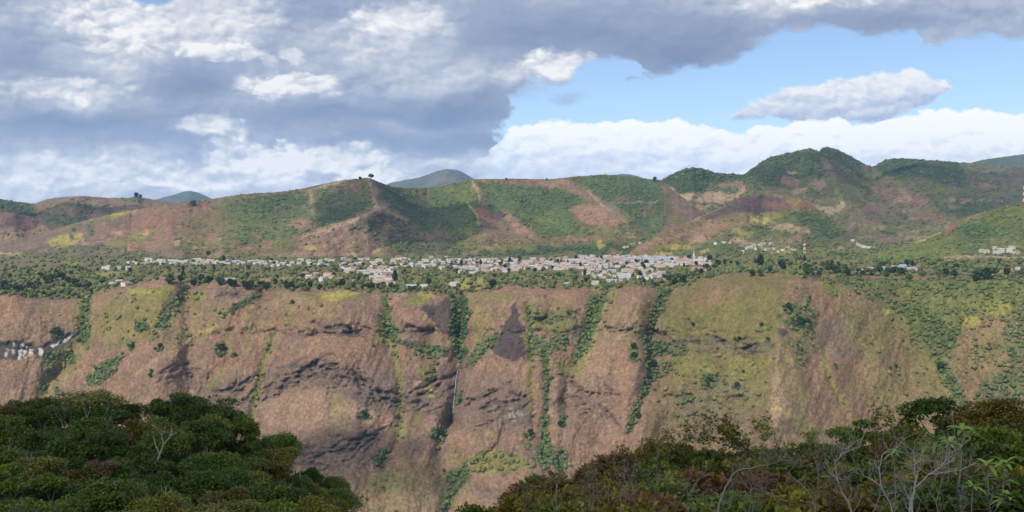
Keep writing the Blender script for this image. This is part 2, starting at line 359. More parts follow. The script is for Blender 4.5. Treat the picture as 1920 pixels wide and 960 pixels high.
# paint: (colour, shape, geometry, strength, softness, patchiness 0..1, tree density)
FACE = [
    ('lime', 'p', [(195, 560), (240, 545), (330, 540), (310, 590), (270, 650), (200, 660), (180, 610)], .6, 14, .52, .10), ('lime', 'p', [(60, 570), (150, 565), (150, 620), (110, 620)], .35, 10, .6, .02), ('lime', 'p', [(330, 560), (430, 560), (420, 620), (340, 660), (280, 680)], .4, 14, .58, .06),
    ('lime', 'p', [(440, 555), (560, 550), (640, 560), (620, 600), (460, 640)], .3, 14, .6, .02), ('lime', 'p', [(880, 550), (965, 548), (940, 600), (890, 660)], .3, 12, .55, .02), ('green', 'p', [(985, 560), (1080, 560), (1060, 660), (990, 680)], .4, 12, .55, .25), ('lime', 'p', [(640, 900), (860, 840), (900, 960), (640, 980)], .35, 20, .55, .03),
    ('lime', 'p', [(1250, 650), (1440, 650), (1440, 760), (1250, 800)], .35, 14, .52, .10), ('olive', 'p', [(1250, 650), (1450, 650), (1440, 830), (1200, 850)], .28, 14, .4, .05), ('lime', 'p', [(1500, 690), (1760, 700), (1780, 800), (1480, 800)], .3, 18, .58, .0),
    ('dgreen', 'p', [(-300, 515), (150, 512), (168, 560), (120, 556), (60, 562), (40, 548), (0, 556), (-300, 560)], .7, 5, .3, .85),
    ('green', 'p', [(1490, 505), (1700, 500), (1960, 500), (1960, 545), (1700, 545), (1600, 535), (1500, 522)], .7, 8, .35, .75),
    # right hand slopes: greener ground
    ('olive', 'p', [(1240, 545), (1330, 515), (1500, 505), (1960, 500), (2250, 500), (2250, 1100), (1180, 1100), (1210, 740), (1225, 640)], .3, 30, .25, 0),
    ('lime', 'p', [(1240, 560), (1330, 515), (1500, 505), (1700, 560), (1700, 700), (1480, 760), (1300, 760), (1240, 650)], .38, 20, .6, 0),
    ('olive', 'p', [(1245, 560), (1330, 520), (1440, 512), (1495, 517), (1470, 600), (1440, 650), (1300, 640), (1240, 610)], .55, 8, .25, 0),
    ('lime', 'p', [(1245, 580), (1330, 560), (1460, 540), (1470, 600), (1440, 650), (1300, 650), (1240, 630)], .45, 8, .56, 0),
    ('brown', 'p', [(1290, 555), (1330, 527), (1400, 535), (1380, 570), (1300, 580)], .45, 10, .4, 0),
    ('lime', 'e', (870, 620, 60, 60), .16, 20, .5, 0), ('lime', 'p', [(1150, 570), (1230, 560), (1215, 640), (1140, 640)], .35, 12, .55, 0),
    # broad rock and earth tones
    ('brown2', 'p', [(470, 690), (620, 670), (960, 690), (980, 800), (760, 800), (640, 870), (560, 900), (470, 760)], .55, 30, .45, 0),
    ('rock', 'p', [(500, 690), (560, 672), (700, 700), (745, 745), (690, 770), (640, 740), (560, 715), (500, 745)], .75, 8, .5, 0),
    ('rock', 'p', [(640, 700), (850, 690), (850, 770), (770, 790), (690, 750)], .6, 14, .5, 0),
    ('rock', 'p', [(860, 690), (1000, 700), (1000, 800), (950, 850), (860, 810)], .45, 14, .5, 0),
    ('rock', 'e', (710, 750, 46, 24), .7, 6, .45, 0), ('rock', 'e', (340, 700, 60, 20), .5, 8, .55, 0), ('rock', 'p', [(370, 720), (470, 705), (460, 770), (430, 790), (390, 760)], .5, 8, .5, 0),
    ('rock', 'p', [(560, 840), (660, 810), (720, 800), (690, 860), (640, 890), (570, 900)], .7, 10, .45, 0),
    ('rock', 'p', [(1140, 610), (1240, 605), (1250, 640), (1140, 625)], .5, 6, .5, 0), ('rock', 'p', [(1240, 625), (1330, 630), (1440, 640), (1450, 665), (1330, 660), (1240, 650)], .65, 8, .5, 0),
    ('rock', 'p', [(1050, 700), (1140, 700), (1160, 800), (1070, 800)], .3, 12, .5, 0), ('rock', 'p', [(1250, 720), (1400, 700), (1420, 830), (1240, 830)], .35, 20, .5, 0),
    ('rock', 'p', [(590, 600), (700, 605), (690, 630), (600, 640)], .45, 6, .6, 0), ('rock', 'l', (5, [(545, 632), (600, 626), (665, 620)]), .6, 4, .5, 0), ('rock', 'l', (3, [(750, 615), (770, 610), (800, 618)]), .7, 3, .4, 0),
    ('rock', 'p', [(0, 690), (60, 690), (60, 720), (0, 740)], .4, 8, .5, 0), ('rock', 'p', [(1000, 600), (1090, 590), (1100, 630), (1000, 650)], .3, 10, .5, 0), ('rock', 'p', [(1010, 590), (1070, 580), (1075, 600), (1015, 600)], .5, 4, .5, 0),
    ('rock', 'e', (440, 555, 50, 26), .5, 10, .5, 0), ('rock', 'l', (4, [(690, 680), (740, 730), (760, 745)]), .6, 4, .3, 0),
    ('drock', 'l', (3, [(500, 735), (560, 715), (610, 700)]), .55, 3, .55, 0), ('drock', 'l', (3, [(520, 690), (575, 672)]), .5, 3, .5, 0), ('drock', 'l', (4, [(570, 850), (640, 845), (690, 812)]), .6, 4, .5, 0), ('drock', 'l', (2.5, [(1125, 760), (1160, 795)]), .6, 2, .3, 0),
    ('drock', 'l', (2, [(900, 860), (935, 830), (945, 790)]), .6, 2, .35, 0), ('drock', 'l', (2.5, [(1035, 760), (1050, 745), (1060, 760)]), .7, 2, .3, 0), ('drock', 'l', (2.5, [(995, 730), (995, 790)]), .6, 2, .4, 0), ('drock', 'l', (2, [(1060, 700), (1062, 800)]), .4, 2, .4, 0),
    ('tan', 'p', [(480, 790), (520, 740), (600, 730), (700, 770), (740, 800), (690, 810), (560, 800)], .4, 16, .3, 0), ('tan', 'p', [(1060, 690), (1130, 620), (1200, 545), (1210, 560), (1160, 660), (1120, 760)], .28, 12, .3, 0),
    ('tan', 'l', (4, [(1143, 555), (1120, 620), (1095, 690)]), .5, 4, .1, 0), ('tan', 'l', (5, [(1482, 530), (1470, 575), (1474, 610), (1460, 650), (1456, 700), (1440, 760)]), .34, 9, .4, 0), ('lime', 'l', (4, [(1500, 610), (1535, 670), (1560, 720), (1600, 790)]), .45, 6, .4, .02), ('lime', 'l', (5, [(1550, 570), (1600, 640), (1660, 720), (1700, 770)]), .4, 8, .45, .02), ('tan', 'l', (5, [(1520, 600), (1570, 680), (1630, 770)]), .3, 8, .35, 0), ('tan', 'p', [(1456, 690), (1440, 780), (1500, 790), (1480, 760)], .5, 8, .3, 0),
    ('tan', 'l', (3, [(250, 700), (330, 655), (425, 595)]), .4, 4, .3, 0), ('tan', 'l', (2.5, [(440, 560), (480, 545), (540, 548)]), .4, 3, .2, 0),
    ('brown', 'p', [(1540, 560), (1600, 555), (1680, 590), (1745, 700), (1790, 770), (1520, 800), (1500, 680)], .6, 14, .25, 0),
    ('grey', 'p', [(1545, 590), (1600, 590), (1610, 660), (1560, 680), (1530, 640)], .35, 14, .3, 0),
    ('brown', 'p', [(1480, 525), (1530, 522), (1560, 560), (1570, 600), (1530, 590), (1480, 560)], .7, 8, .3, 0),
    ('lime', 'p', [(1560, 560), (1640, 580), (1680, 640), (1640, 680), (1590, 640)], .5, 12, .45, 0), ('lime', 'p', [(1600, 690), (1700, 700), (1720, 760), (1560, 760)], .3, 12, .5, 0),
    ('lime', 'p', [(1530, 525), (1565, 530), (1590, 555), (1550, 552)], .8, 4, .3, .2),
    ('lime', 'p', [(1640, 570), (1700, 570), (1790, 700), (1800, 770), (1730, 740), (1680, 650)], .55, 24, .48, .16), ('olive', 'p', [(1600, 560), (1720, 600), (1800, 780), (1640, 780)], .4, 30, .4, .03),
    # rim grasses
    ('lime', 'p', [(230, 546), (325, 536), (310, 556), (285, 575), (290, 552), (240, 552)], .8, 4, .3, 0), ('yellow', 'l', (4, [(240, 545), (285, 548), (322, 540)]), .5, 3, .4, 0),
    ('lime', 'e', (235, 590, 40, 26), .3, 8, .55, 0), ('lime', 'e', (285, 590, 22, 16), .5, 6, .4, 0), ('lime', 'e', (190, 620, 40, 10), .35, 6, .5, 0), ('lime', 'e', (280, 630, 50, 10), .35, 6, .55, 0),
    ('yellow', 'p', [(600, 553), (650, 545), (680, 548), (655, 556), (625, 566), (605, 563)], .85, 3, .3, 0), ('lime', 'p', [(540, 548), (700, 548), (690, 565), (560, 562)], .4, 6, .5, 0),
    ('lime', 'p', [(755, 572), (770, 556), (805, 553), (808, 568), (775, 573)], .85, 4, .2, 0), ('yellow', 'e', (800, 553, 14, 7), .7, 4, .3, 0), ('tan', 'l', (4, [(690, 552), (760, 552)]), .5, 3, .3, 0), ('yellow', 'l', (2, [(790, 575), (800, 592), (806, 602)]), .6, 3, .3, 0),
    ('lime', 'e', (545, 585, 5, 18), .7, 4, .3, 0), ('lime', 'l', (6, [(468, 580), (466, 610), (462, 660)]), .35, 5, .4, 0), ('lime', 'e', (365, 560, 14, 10), .7, 5, .4, .2), ('lime', 'e', (940, 560, 20, 8), .5, 5, .4, 0), ('lime', 'e', (900, 555, 30, 8), .35, 5, .4, 0),
    ('lime', 'p', [(975, 560), (1100, 555), (1090, 600), (1060, 640), (985, 610)], .35, 10, .5, 0), ('lime', 'p', [(990, 605), (1090, 605), (1085, 615), (990, 615)], .6, 4, .4, 0), ('brown', 'p', [(1010, 545), (1095, 545), (1095, 580), (1012, 580)], .5, 6, .4, 0),
    ('lime', 'l', (4, [(420, 690), (405, 710), (393, 725)]), .7, 3, .3, 0), ('lime', 'e', (900, 605, 20, 30), .3, 10, .5, 0), ('yellow', 'l', (3, [(370, 630), (390, 622), (410, 610)]), .6, 3, .3, 0),
    ('lime', 'e', (640, 760, 8, 40), .28, 5, .4, 0), ('lime', 'l', (3, [(612, 715), (625, 740), (630, 780)]), .55, 3, .3, 0), ('lime', 'e', (800, 705, 16, 24), .7, 6, .35, 0), ('yellow', 'e', (806, 735, 6, 10), .7, 4, .3, 0), ('lime', 'e', (780, 780, 8, 18), .7, 4, .3, 0),
    ('lime', 'e', (735, 905, 60, 18), .5, 12, .4, 0), ('lime', 'e', (930, 868, 70, 22), .75, 12, .35, .25), ('yellow', 'e', (915, 812, 10, 4), .6, 4, .2, 0), ('lime', 'e', (955, 560, 8, 6), .5, 4, .2, 0),
    ('yellow', 'l', (3, [(1450, 766), (1466, 768), (1480, 782)]), .75, 3, .3, 0), ('lime', 'p', [(1480, 780), (1520, 790), (1540, 810), (1500, 815)], .5, 6, .4, 0), ('lime', 'e', (1290, 690, 40, 30), .5, 10, .5, .05), ('lime', 'e', (1400, 690, 40, 24), .45, 10, .5, .05),
    ('lime', 'l', (4, [(1545, 660), (1552, 700), (1575, 750), (1590, 775)]), .7, 4, .3, .06), ('lime', 'e', (1050, 690, 14, 16), .5, 6, .4, .1),
    # white and dark cliffs
    ('drock', 'p', [(-40, 644), (35, 638), (70, 648), (95, 640), (120, 622), (146, 622), (148, 640), (110, 655), (85, 670), (40, 674), (-40, 678)], .9, 4, .2, 0),
    ('white', 'l', (3.2, [(40, 646), (39, 672)]), .95, 2, .2, 0), ('white', 'l', (2.6, [(49, 650), (48, 673)]), .9, 2, .25, 0), ('white', 'l', (2.6, [(57, 656), (57, 671)]), .85, 2, .25, 0), ('white', 'e', (75, 659, 7, 9), .9, 3, .3, 0), ('white', 'l', (3, [(100, 650), (125, 638), (143, 628)]), .8, 3, .4, 0), ('white', 'e', (12, 662, 4, 12), .6, 3, .5, 0), ('orange', 'e', (58, 668, 7, 5), .5, 3, .3, 0), ('white', 'e', (25, 655, 3, 14), .5, 2, .5, 0),
    ('white', 'l', (2.8, [(957, 768), (956, 782)]), .9, 2, .3, 0), ('white', 'l', (2.0, [(963, 774), (965, 790)]), .85, 2, .3, 0), ('white', 'l', (2.2, [(974, 768), (976, 778)]), .85, 2, .35, 0), ('white', 'e', (983, 777, 4, 2), .6, 2, .4, 0), ('rock', 'e', (968, 776, 26, 22), .9, 8, .35, 0), ('tan', 'e', (120, 706, 10, 8), .8, 4, .3, 0), ('white', 'e', (1212, 562, 6, 3), .7, 2, .5, 0), ('tan', 'e', (690, 790, 8, 3), .7, 2, .3, 0), ('tan', 'e', (785, 720, 10, 4), .6, 3, .3, 0), ('tan', 'e', (797, 863, 14, 8), .5, 5, .3, 0),
    ('white', 'e', (1035, 708, 4, 4), .6, 2, .4, 0), ('orange', 'e', (800, 862, 10, 6), .3, 5, .2, 0),
    # burnt ground
    ('burnt', 'p', [(784, 576), (800, 571), (815, 575), (838, 556), (846, 560), (842, 622), (832, 630), (815, 610), (800, 585)], .9, 4, .15, 0),
    ('burnt', 'p', [(966, 563), (972, 585), (976, 610), (984, 648), (986, 664), (966, 678), (944, 674), (920, 655), (936, 632), (952, 600)], .95, 2, .1, 0),
    ('burnt', 'p', [(1752, 505), (1765, 500), (1785, 508), (1800, 525), (1780, 532), (1755, 520)], .8, 3, .2, 0), ('drock', 'e', (1467, 624, 11, 9), .85, 4, .2, 0), ('drock', 'e', (1022, 554, 5, 4), .8, 2, .1, 0),
    # gullies full of trees
    ('lime', 'l', (22, [(160, 545), (160, 600), (156, 640), (120, 690), (85, 728)]), .45, 12, .4, .05), ('green', 'l', (9, [(163, 540), (160, 600), (157, 640)]), .95, 6, .2, .95), ('green', 'e', (110, 672, 34, 16), .8, 10, .3, .7), ('green', 'p', [(165, 700), (205, 672), (232, 664), (222, 695), (175, 728), (160, 720)], .9, 5, .3, .9),
    ('green', 'l', (7, [(100, 690), (85, 712), (78, 735)]), .7, 5, .3, .4), ('dgreen', 'e', (105, 625, 13, 14), .95, 4, .2, .9), ('green', 'l', (5, [(108, 730), (108, 745)]), .8, 4, .2, .6), ('yellow', 'l', (3, [(95, 685), (130, 672)]), .5, 3, .3, 0),
    ('green', 'l', (11, [(352, 530), (340, 555), (318, 585), (302, 612)]), .8, 8, .35, .75), ('dgreen', 'e', (266, 613, 15, 13), .9, 5, .3, .9), ('green', 'l', (6, [(300, 612), (280, 640)]), .6, 5, .4, .5), ('dgreen', 'e', (247, 652, 7, 7), .9, 3, .1, .9), ('green', 'e', (235, 640, 14, 7), .7, 5, .4, .4), ('lime', 'e', (375, 552, 12, 8), .8, 4, .2, .1),
    ('dgreen', 'l', (6, [(480, 556), (450, 572), (425, 588)]), .85, 5, .3, .85), ('dgreen', 'e', (415, 656, 13, 13), .9, 5, .25, .9), ('green', 'e', (345, 628, 20, 6), .6, 4, .4, .4), ('lime', 'e', (430, 640, 8, 20), .4, 5, .4, 0), ('dgreen', 'e', (438, 667, 5, 4), .8, 3, .1, .8), ('dgreen', 'e', (300, 652, 8, 6), .8, 3, .3, .5),
    ('lime', 'l', (5, [(515, 622), (503, 650), (490, 690), (483, 740), (470, 790)]), .9, 4, .2, .12), ('green', 'l', (3, [(517, 620), (505, 645), (495, 668)]), .8, 3, .3, .5), ('green', 'e', (547, 567, 4, 5), .8, 2, .1, .8),
    ('green', 'l', (7, [(723, 562), (726, 600), (726, 625)]), .95, 4, .1, .55), ('green', 'p', [(710, 620), (738, 605), (748, 630), (742, 645), (720, 640)], .9, 5, .3, .8), ('lime', 'l', (8, [(716, 585), (712, 625), (735, 650)]), .5, 5, .4, .1), ('lime', 'l', (6, [(735, 645), (746, 680), (750, 720), (752, 770), (754, 800), (748, 822)]), .85, 4, .25, .25),
    ('dgreen', 'l', (6, [(750, 642), (790, 648), (835, 660)]), .85, 6, .4, .7), ('green', 'e', (800, 660, 26, 12), .7, 8, .4, .55), ('green', 'l', (5, [(820, 660), (812, 690), (806, 700)]), .6, 5, .4, .3),
    ('dgreen', 'p', [(845, 553), (875, 553), (880, 600), (872, 640), (880, 660), (862, 690), (855, 660), (843, 620)], .95, 4, .1, .98), ('green', 'p', [(870, 690), (890, 650), (930, 625), (935, 640), (905, 665), (880, 690)], .9, 5, .3, .85),
    ('drock', 'l', (4, [(858, 690), (852, 740), (846, 790)]), .8, 3, .2, .1), ('green', 'l', (5, [(842, 760), (838, 790)]), .8, 4, .2, .5), ('green', 'l', (4, [(862, 735), (858, 755)]), .8, 3, .2, .7), ('dgreen', 'e', (822, 816, 15, 16), .9, 6, .3, .9), ('drock', 'l', (3, [(822, 830), (824, 870), (845, 905)]), .5, 3, .3, .1),
    ('green', 'l', (9, [(870, 880), (845, 930), (835, 955)]), .9, 6, .3, .8), ('green', 'e', (860, 895, 24, 16), .7, 8, .3, .6), ('dgreen', 'e', (715, 862, 13, 20), .8, 7, .4, .6), ('green', 'e', (725, 850, 10, 12), .7, 5, .4, .5), ('green', 'e', (682, 779, 15, 8), .9, 4, .2, .8),
    ('green', 'p', [(985, 625), (1015, 635), (1065, 628), (1062, 650), (1030, 668), (990, 668)], .75, 6, .45, .6), ('lime', 'l', (6, [(985, 575), (993, 620), (996, 700), (994, 770)]), .6, 5, .3, .15), ('green', 'l', (4, [(992, 575), (996, 640), (996, 680)]), .7, 4, .4, .45), ('green', 'e', (1025, 595, 40, 14), .45, 8, .5, .3),
    ('lime', 'l', (18, [(1140, 545), (1115, 600), (1095, 650), (1078, 690)]), .6, 10, .3, .1), ('green', 'p', [(1105, 552), (1135, 548), (1140, 560), (1115, 620), (1090, 670), (1076, 684), (1075, 665), (1095, 610)], .92, 5, .2, .9),
    ('green', 'l', (6, [(1022, 668), (1026, 720), (1022, 780), (1022, 830)]), .9, 4, .25, .55), ('green', 'e', (1022, 850, 16, 30), .92, 6, .2, .9), ('green', 'e', (1052, 865, 14, 24), .9, 6, .2, .9), ('green', 'l', (5, [(1056, 770), (1053, 800)]), .8, 4, .3, .6), ('dgreen', 'e', (993, 816, 8, 7), .9, 3, .1, .9), ('green', 'e', (985, 832, 14, 10), .5, 5, .4, .2),
    ('green', 'e', (1188, 662, 9, 20), .8, 5, .3, .8), ('lime', 'e', (1200, 640, 30, 20), .3, 8, .5, 0),
    ('dgreen', 'p', [(1235, 545), (1262, 545), (1245, 580), (1230, 600), (1222, 640), (1255, 645), (1260, 660), (1225, 670), (1235, 700), (1212, 735), (1198, 770), (1188, 805), (1172, 815), (1180, 780), (1200, 740), (1212, 700), (1205, 640), (1220, 590)], .9, 5, .25, .92), ('green', 'e', (1240, 690, 30, 16), .5, 8, .45, .35),
    ('green', 'e', (1330, 716, 16, 14), .8, 6, .3, .7), ('dgreen', 'e', (1381, 725, 5, 6), .95, 2, .1, 1), ('green', 'e', (1270, 655, 24, 16), .5, 8, .5, .4), ('green', 'e', (1290, 750, 20, 12), .4, 8, .5, .3), ('green', 'e', (1300, 600, 20, 8), .35, 8, .5, .15), ('green', 'e', (1440, 620, 20, 10), .3, 8, .5, .15),
    ('green', 'p', [(1468, 575), (1520, 560), (1535, 600), (1520, 640), (1480, 615), (1455, 600)], .65, 10, .45, .5), ('dgreen', 'e', (1500, 607, 22, 9), .9, 5, .3, .85), ('dgreen', 'e', (1478, 580, 10, 7), .8, 4, .3, .8), ('dgreen', 'e', (1514, 606, 7, 7), .9, 3, .1, .95), ('dgreen', 'l', (4, [(1500, 518), (1535, 522)]), .7, 4, .4, .6), ('green', 'e', (1510, 655, 20, 20), .4, 8, .5, .25),
    ('green', 'e', (1505, 540, 16, 10), .4, 6, .5, .3), ('green', 'l', (7, [(1480, 640), (1500, 660), (1495, 690)]), .5, 6, .4, .2),
    # the wooded side valley
    ('green', 'p', [(1560, 520), (1700, 510), (1960, 515), (2200, 515), (2200, 600), (1850, 600), (1810, 640), (1775, 672), (1745, 650), (1705, 610), (1670, 570), (1600, 555)], .7, 22, .44, .4),
    ('dgreen', 'p', [(1690, 575), (1740, 580), (1800, 620), (1790, 660), (1760, 675), (1730, 650)], .8, 10, .3, .9), ('dgreen', 'p', [(1660, 555), (1720, 545), (1730, 580), (1690, 590)], .6, 8, .35, .8),
    ('lime', 'p', [(1600, 525), (1960, 520), (1960, 600), (1850, 620), (1760, 690), (1690, 600)], .6, 14, .52, .15), ('yellow', 'e', (1865, 578, 34, 14), .55, 8, .4, .1), ('yellow', 'e', (1665, 585, 12, 6), .8, 3, .2, 0), ('yellow', 'e', (1822, 604, 18, 9), .7, 4, .3, .05), ('brown', 'p', [(1800, 620), (1870, 590), (1930, 620), (1920, 680), (1840, 730), (1790, 690)], .7, 18, .4, .05), ('lime', 'p', [(1780, 690), (1840, 610), (1960, 590), (1960, 720), (1850, 740)], .5, 14, .5, .1),
    ('brown', 'e', (1690, 560, 20, 10), .5, 6, .4, .1), ('brown', 'e', (1600, 552, 30, 6), .6, 5, .35, .05), ('lime', 'e', (1700, 555, 20, 9), .5, 6, .4, .2),
    ('green', 'p', [(1820, 740), (1870, 690), (1960, 680), (2200, 680), (2200, 900), (1840, 900)], .65, 20, .45, .34), ('green', 'l', (9, [(1762, 680), (1785, 720), (1805, 755)]), .8, 6, .3, .7), ('dgreen', 'e', (1763, 691, 8, 8), .9, 3, .1, .95), ('green', 'e', (1850, 660, 30, 16), .45, 10, .5, .4), ('green', 'e', (1905, 640, 24, 40), .6, 10, .4, .5),
]

PLATEAU = [
    ('green', 'p', [(-400, 470), (2400, 440), (2400, 530), (1500, 515), (1240, 550), (840, 552), (540, 545), (300, 530), (160, 565), (-400, 565)], .55, 6, .3, .9), ('brown', 'p', [(240, 505), (700, 500), (860, 520), (1240, 520), (1240, 550), (300, 545)], .45, 8, .45, .5),
    ('lime', 'p', [(-400, 470), (2400, 440), (2400, 530), (1500, 515), (1240, 550), (840, 552), (540, 545), (300, 530), (160, 565), (-400, 565)], .55, 6, .55, 0),
    ('brown', 'p', [(-300, 480), (120, 478), (130, 500), (-300, 510)], .3, 6, .5, 0), ('yellow', 'e', (200, 514, 30, 4), .7, 3, .3, 0), ('yellow', 'e', (135, 495, 20, 5), .5, 3, .4, 0), ('tan', 'e', (300, 525, 20, 6), .6, 4, .4, 0), ('tan', 'l', (2, [(480, 526), (565, 521)]), .8, 2, .2, 0),
    ('yellow', 'p', [(845, 522), (905, 520), (912, 540), (870, 545)], .75, 4, .3, 0), ('tan', 'p', [(935, 535), (1010, 540), (1010, 546), (930, 545)], .7, 3, .3, 0), ('lime', 'e', (800, 530, 40, 12), .5, 6, .4, .5), ('yellow', 'e', (1100, 545, 30, 5), .6, 3, .4, 0), ('yellow', 'e', (1020, 520, 40, 6), .4, 4, .5, .2),
    ('lime', 'p', [(1340, 512), (1500, 508), (1500, 490), (1400, 480)], .5, 6, .4, .3), ('tan', 'l', (2, [(1765, 484), (1840, 482), (1930, 486)]), .9, 2, .1, 0), ('yellow', 'e', (1865, 510, 22, 5), .7, 3, .3, 0), ('tan', 'p', [(1875, 505), (1960, 500), (1960, 515), (1890, 514)], .7, 3, .3, 0), ('lime', 'e', (1640, 480, 80, 14), .6, 6, .3, .3),
]

# ------------------------------------------------------------------ painting and building a sheet of land
VEG = []          # (points, weights per square pixel, darkness) for the scattered trees


def paint(px, py, base, ops, seed=0, warp=7.0, blur=1.0):
    wx = px + (fbm(px / 22, py / 16, 3, seed + 50) - .5) * 2 * warp + (vnoise(px / 5, py / 4, seed + 53) - .5) * 4
    wy = py + (fbm(px / 22, py / 16, 3, seed + 70) - .5) * 1.6 * warp + (vnoise(px / 5, py / 4, seed + 73) - .5) * 3
    rgb = np.array(base, float).copy()
    tree = np.zeros(px.shape)
    pn = fbm(px / 13, py / 9, 4, seed + 90, .6)
    pn = np.clip((pn - .5) * 2.1 + .5, 0, 1)
    for i, (c, k, g, st, soft, patch, td) in enumerate(ops):
        soft = soft * blur
        if c == 'rock': st = st * .62
        pts = g if k == 'p' else (g[1] if k == 'l' else [(g[0] - g[2], g[1] - g[3]), (g[0] + g[2], g[1] + g[3])])
        ext = soft + 16 + (g[0] if k == 'l' else 0)
        xs, ys = [p[0] for p in pts], [p[1] for p in pts]
        sel = (wx > min(xs) - ext) & (wx < max(xs) + ext) & (wy > min(ys) - ext) & (wy < max(ys) + ext)
        if not sel.any(): continue
        sx, sy = wx[sel], wy[sel]
        w = sstep(-soft * .6, soft * .6, sdist(sx, sy, k, g))
        if patch > 0:
            q = np.roll(pn, 137 * i + 31)[sel] if False else pn[sel] if i % 2 else 1 - pn[sel]
            w = w * sstep(patch - .22, patch + .22, q * .75 + .25 * w)
        w = w * st
        rgb[sel] += (np.array(C[c]) - rgb[sel]) * w[:, None]
        cover = w / st
        tree[sel] = tree[sel] * (1 - cover * min(1, st + .1)) + cover * td
    return rgb, tree


def relief(px, py, ops):
    r = np.zeros(px.shape)
    for w, amp, pts in ops:
        d = seg_dist(px, py, pts)
        if amp < 0: r += amp * np.exp(-d / w)                   # a crest
        else: r += amp * np.exp(-(d / w) ** 2)                  # a gully
    return r


def sheet(name, P, rgb, mat, label=None):
    """a grid of points (rows x columns) as one surface"""
    nr, nc = P.shape[:2]
    me = bpy.data.meshes.new(name)
    me.vertices.add(nr * nc)
    me.vertices.foreach_set('co', P.reshape(-1).astype(np.float32))
    idx = np.arange(nr * nc).reshape(nr, nc)
    q = np.stack([idx[:-1, :-1], idx[:-1, 1:], idx[1:, 1:], idx[1:, :-1]], -1).reshape(-1, 4)
    me.loops.add(q.size); me.loops.foreach_set('vertex_index', q.reshape(-1).astype(np.int32))
    me.polygons.add(len(q)); me.polygons.foreach_set('loop_start', np.arange(0, q.size, 4, dtype=np.int32))
    me.polygons.foreach_set('use_smooth', np.ones(len(q), bool))
    me.update(calc_edges=True)
    a = me.color_attributes.new('cover', 'FLOAT_COLOR', 'POINT')
    c4 = np.ones((nr * nc, 4), np.float32); c4[:, :3] = rgb.reshape(-1, 3)
    a.data.foreach_set('color', c4.reshape(-1))
    me.materials.append(mat)
    o = bpy.data.objects.new(name, me); COL.objects.link(o)
    o['kind'] = 'structure'
    if label: o['label'] = label
    return o


def land_material(name, fine, bump, bump_dist):
    """ground: the land-cover map broken up by grass, stone and soil noise in real metres"""
    m = bpy.data.materials.new(name); m.use_nodes = True
    nt = m.node_tree; b = nt.nodes['Principled BSDF']
    at_ = nt.nodes.new('ShaderNodeAttribute'); at_.attribute_name = 'cover'
    tc = nt.nodes.new('ShaderNodeTexCoord')

    def nz(scale, detail, rough):
        n = nt.nodes.new('ShaderNodeTexNoise'); nt.links.new(tc.outputs['Object'], n.inputs['Vector'])
        n.inputs['Scale'].default_value, n.inputs['Detail'].default_value, n.inputs['Roughness'].default_value = scale, detail, rough
        return N(nt, n.outputs[0])
    n1, n2, n3 = nz(1 / fine, 6, .65), nz(1 / (fine * 5), 5, .6), nz(1 / (fine * .3), 3, .6)
    k = (n1 - .5) * 1.9 + (n2 - .5) * .8 + (n3 - .5) * 1.5 + 1.0
    k = k.m('MAXIMUM', .22)
    vm = nt.nodes.new('ShaderNodeVectorMath'); vm.operation = 'SCALE'
    nt.links.new(at_.outputs['Color'], vm.inputs[0]); nt.links.new(k.s, vm.inputs['Scale'])
    n4 = nz(1 / (fine * 1.6), 5, .7)
    mo = mix_rgb(nt, n4.smooth(.52, .66) * .42, vm.outputs[0], (.10, .105, .035))
    nt.links.new(mo, b.inputs['Base Color'])
    b.inputs['Roughness'].default_value = .95
    b.inputs['Specular IOR Level'].default_value = .1
    bp = nt.nodes.new('ShaderNodeBump'); bp.inputs['Strength'].default_value = bump; bp.inputs['Distance'].default_value = bump_dist
    nt.links.new((n1 + n3 * .4).s, bp.inputs['Height'])
    nt.links.new(bp.outputs[0], b.inputs['Normal'])
    return m


# ------------------------------------------------------------------ canyon side and the plateau above it
RIM = tab([(-300, 556), (0, 554), (27, 548), (50, 560), (100, 561), (155, 560), (162, 563), (182, 556), (212, 546), (250, 537), (300, 525), (335, 527), (350, 545), (372, 540), (405, 528), (440, 527),
           (475, 540), (490, 556), (520, 552), (555, 547), (640, 545), (680, 549), (720, 557), (755, 551), (805, 551), (842, 557), (862, 560), (872, 552), (917, 546), (960, 543), (1010, 542), (1095, 542),
           (1120, 549), (1150, 547), (1177, 540), (1200, 537), (1220, 541), (1240, 548), (1262, 546), (1285, 541), (1310, 530), (1335, 520), (1360, 515), (1440, 513), (1490, 515), (1530, 518), (1560, 521),
           (1640, 523), (1700, 526), (1760, 524), (1850, 519), (1920, 518), (2200, 515)])
YRIM = tab([(-300, 2150), (0, 2120), (160, 2150), (300, 2060), (350, 2100), (480, 2080), (640, 1990), (720, 2010), (860, 2040), (960, 2000), (1120, 2030), (1200, 1990), (1245, 2050), (1320, 1980), (1480, 1930), (1560, 1990), (1700, 2080), (1920, 2000), (2200, 1950)])
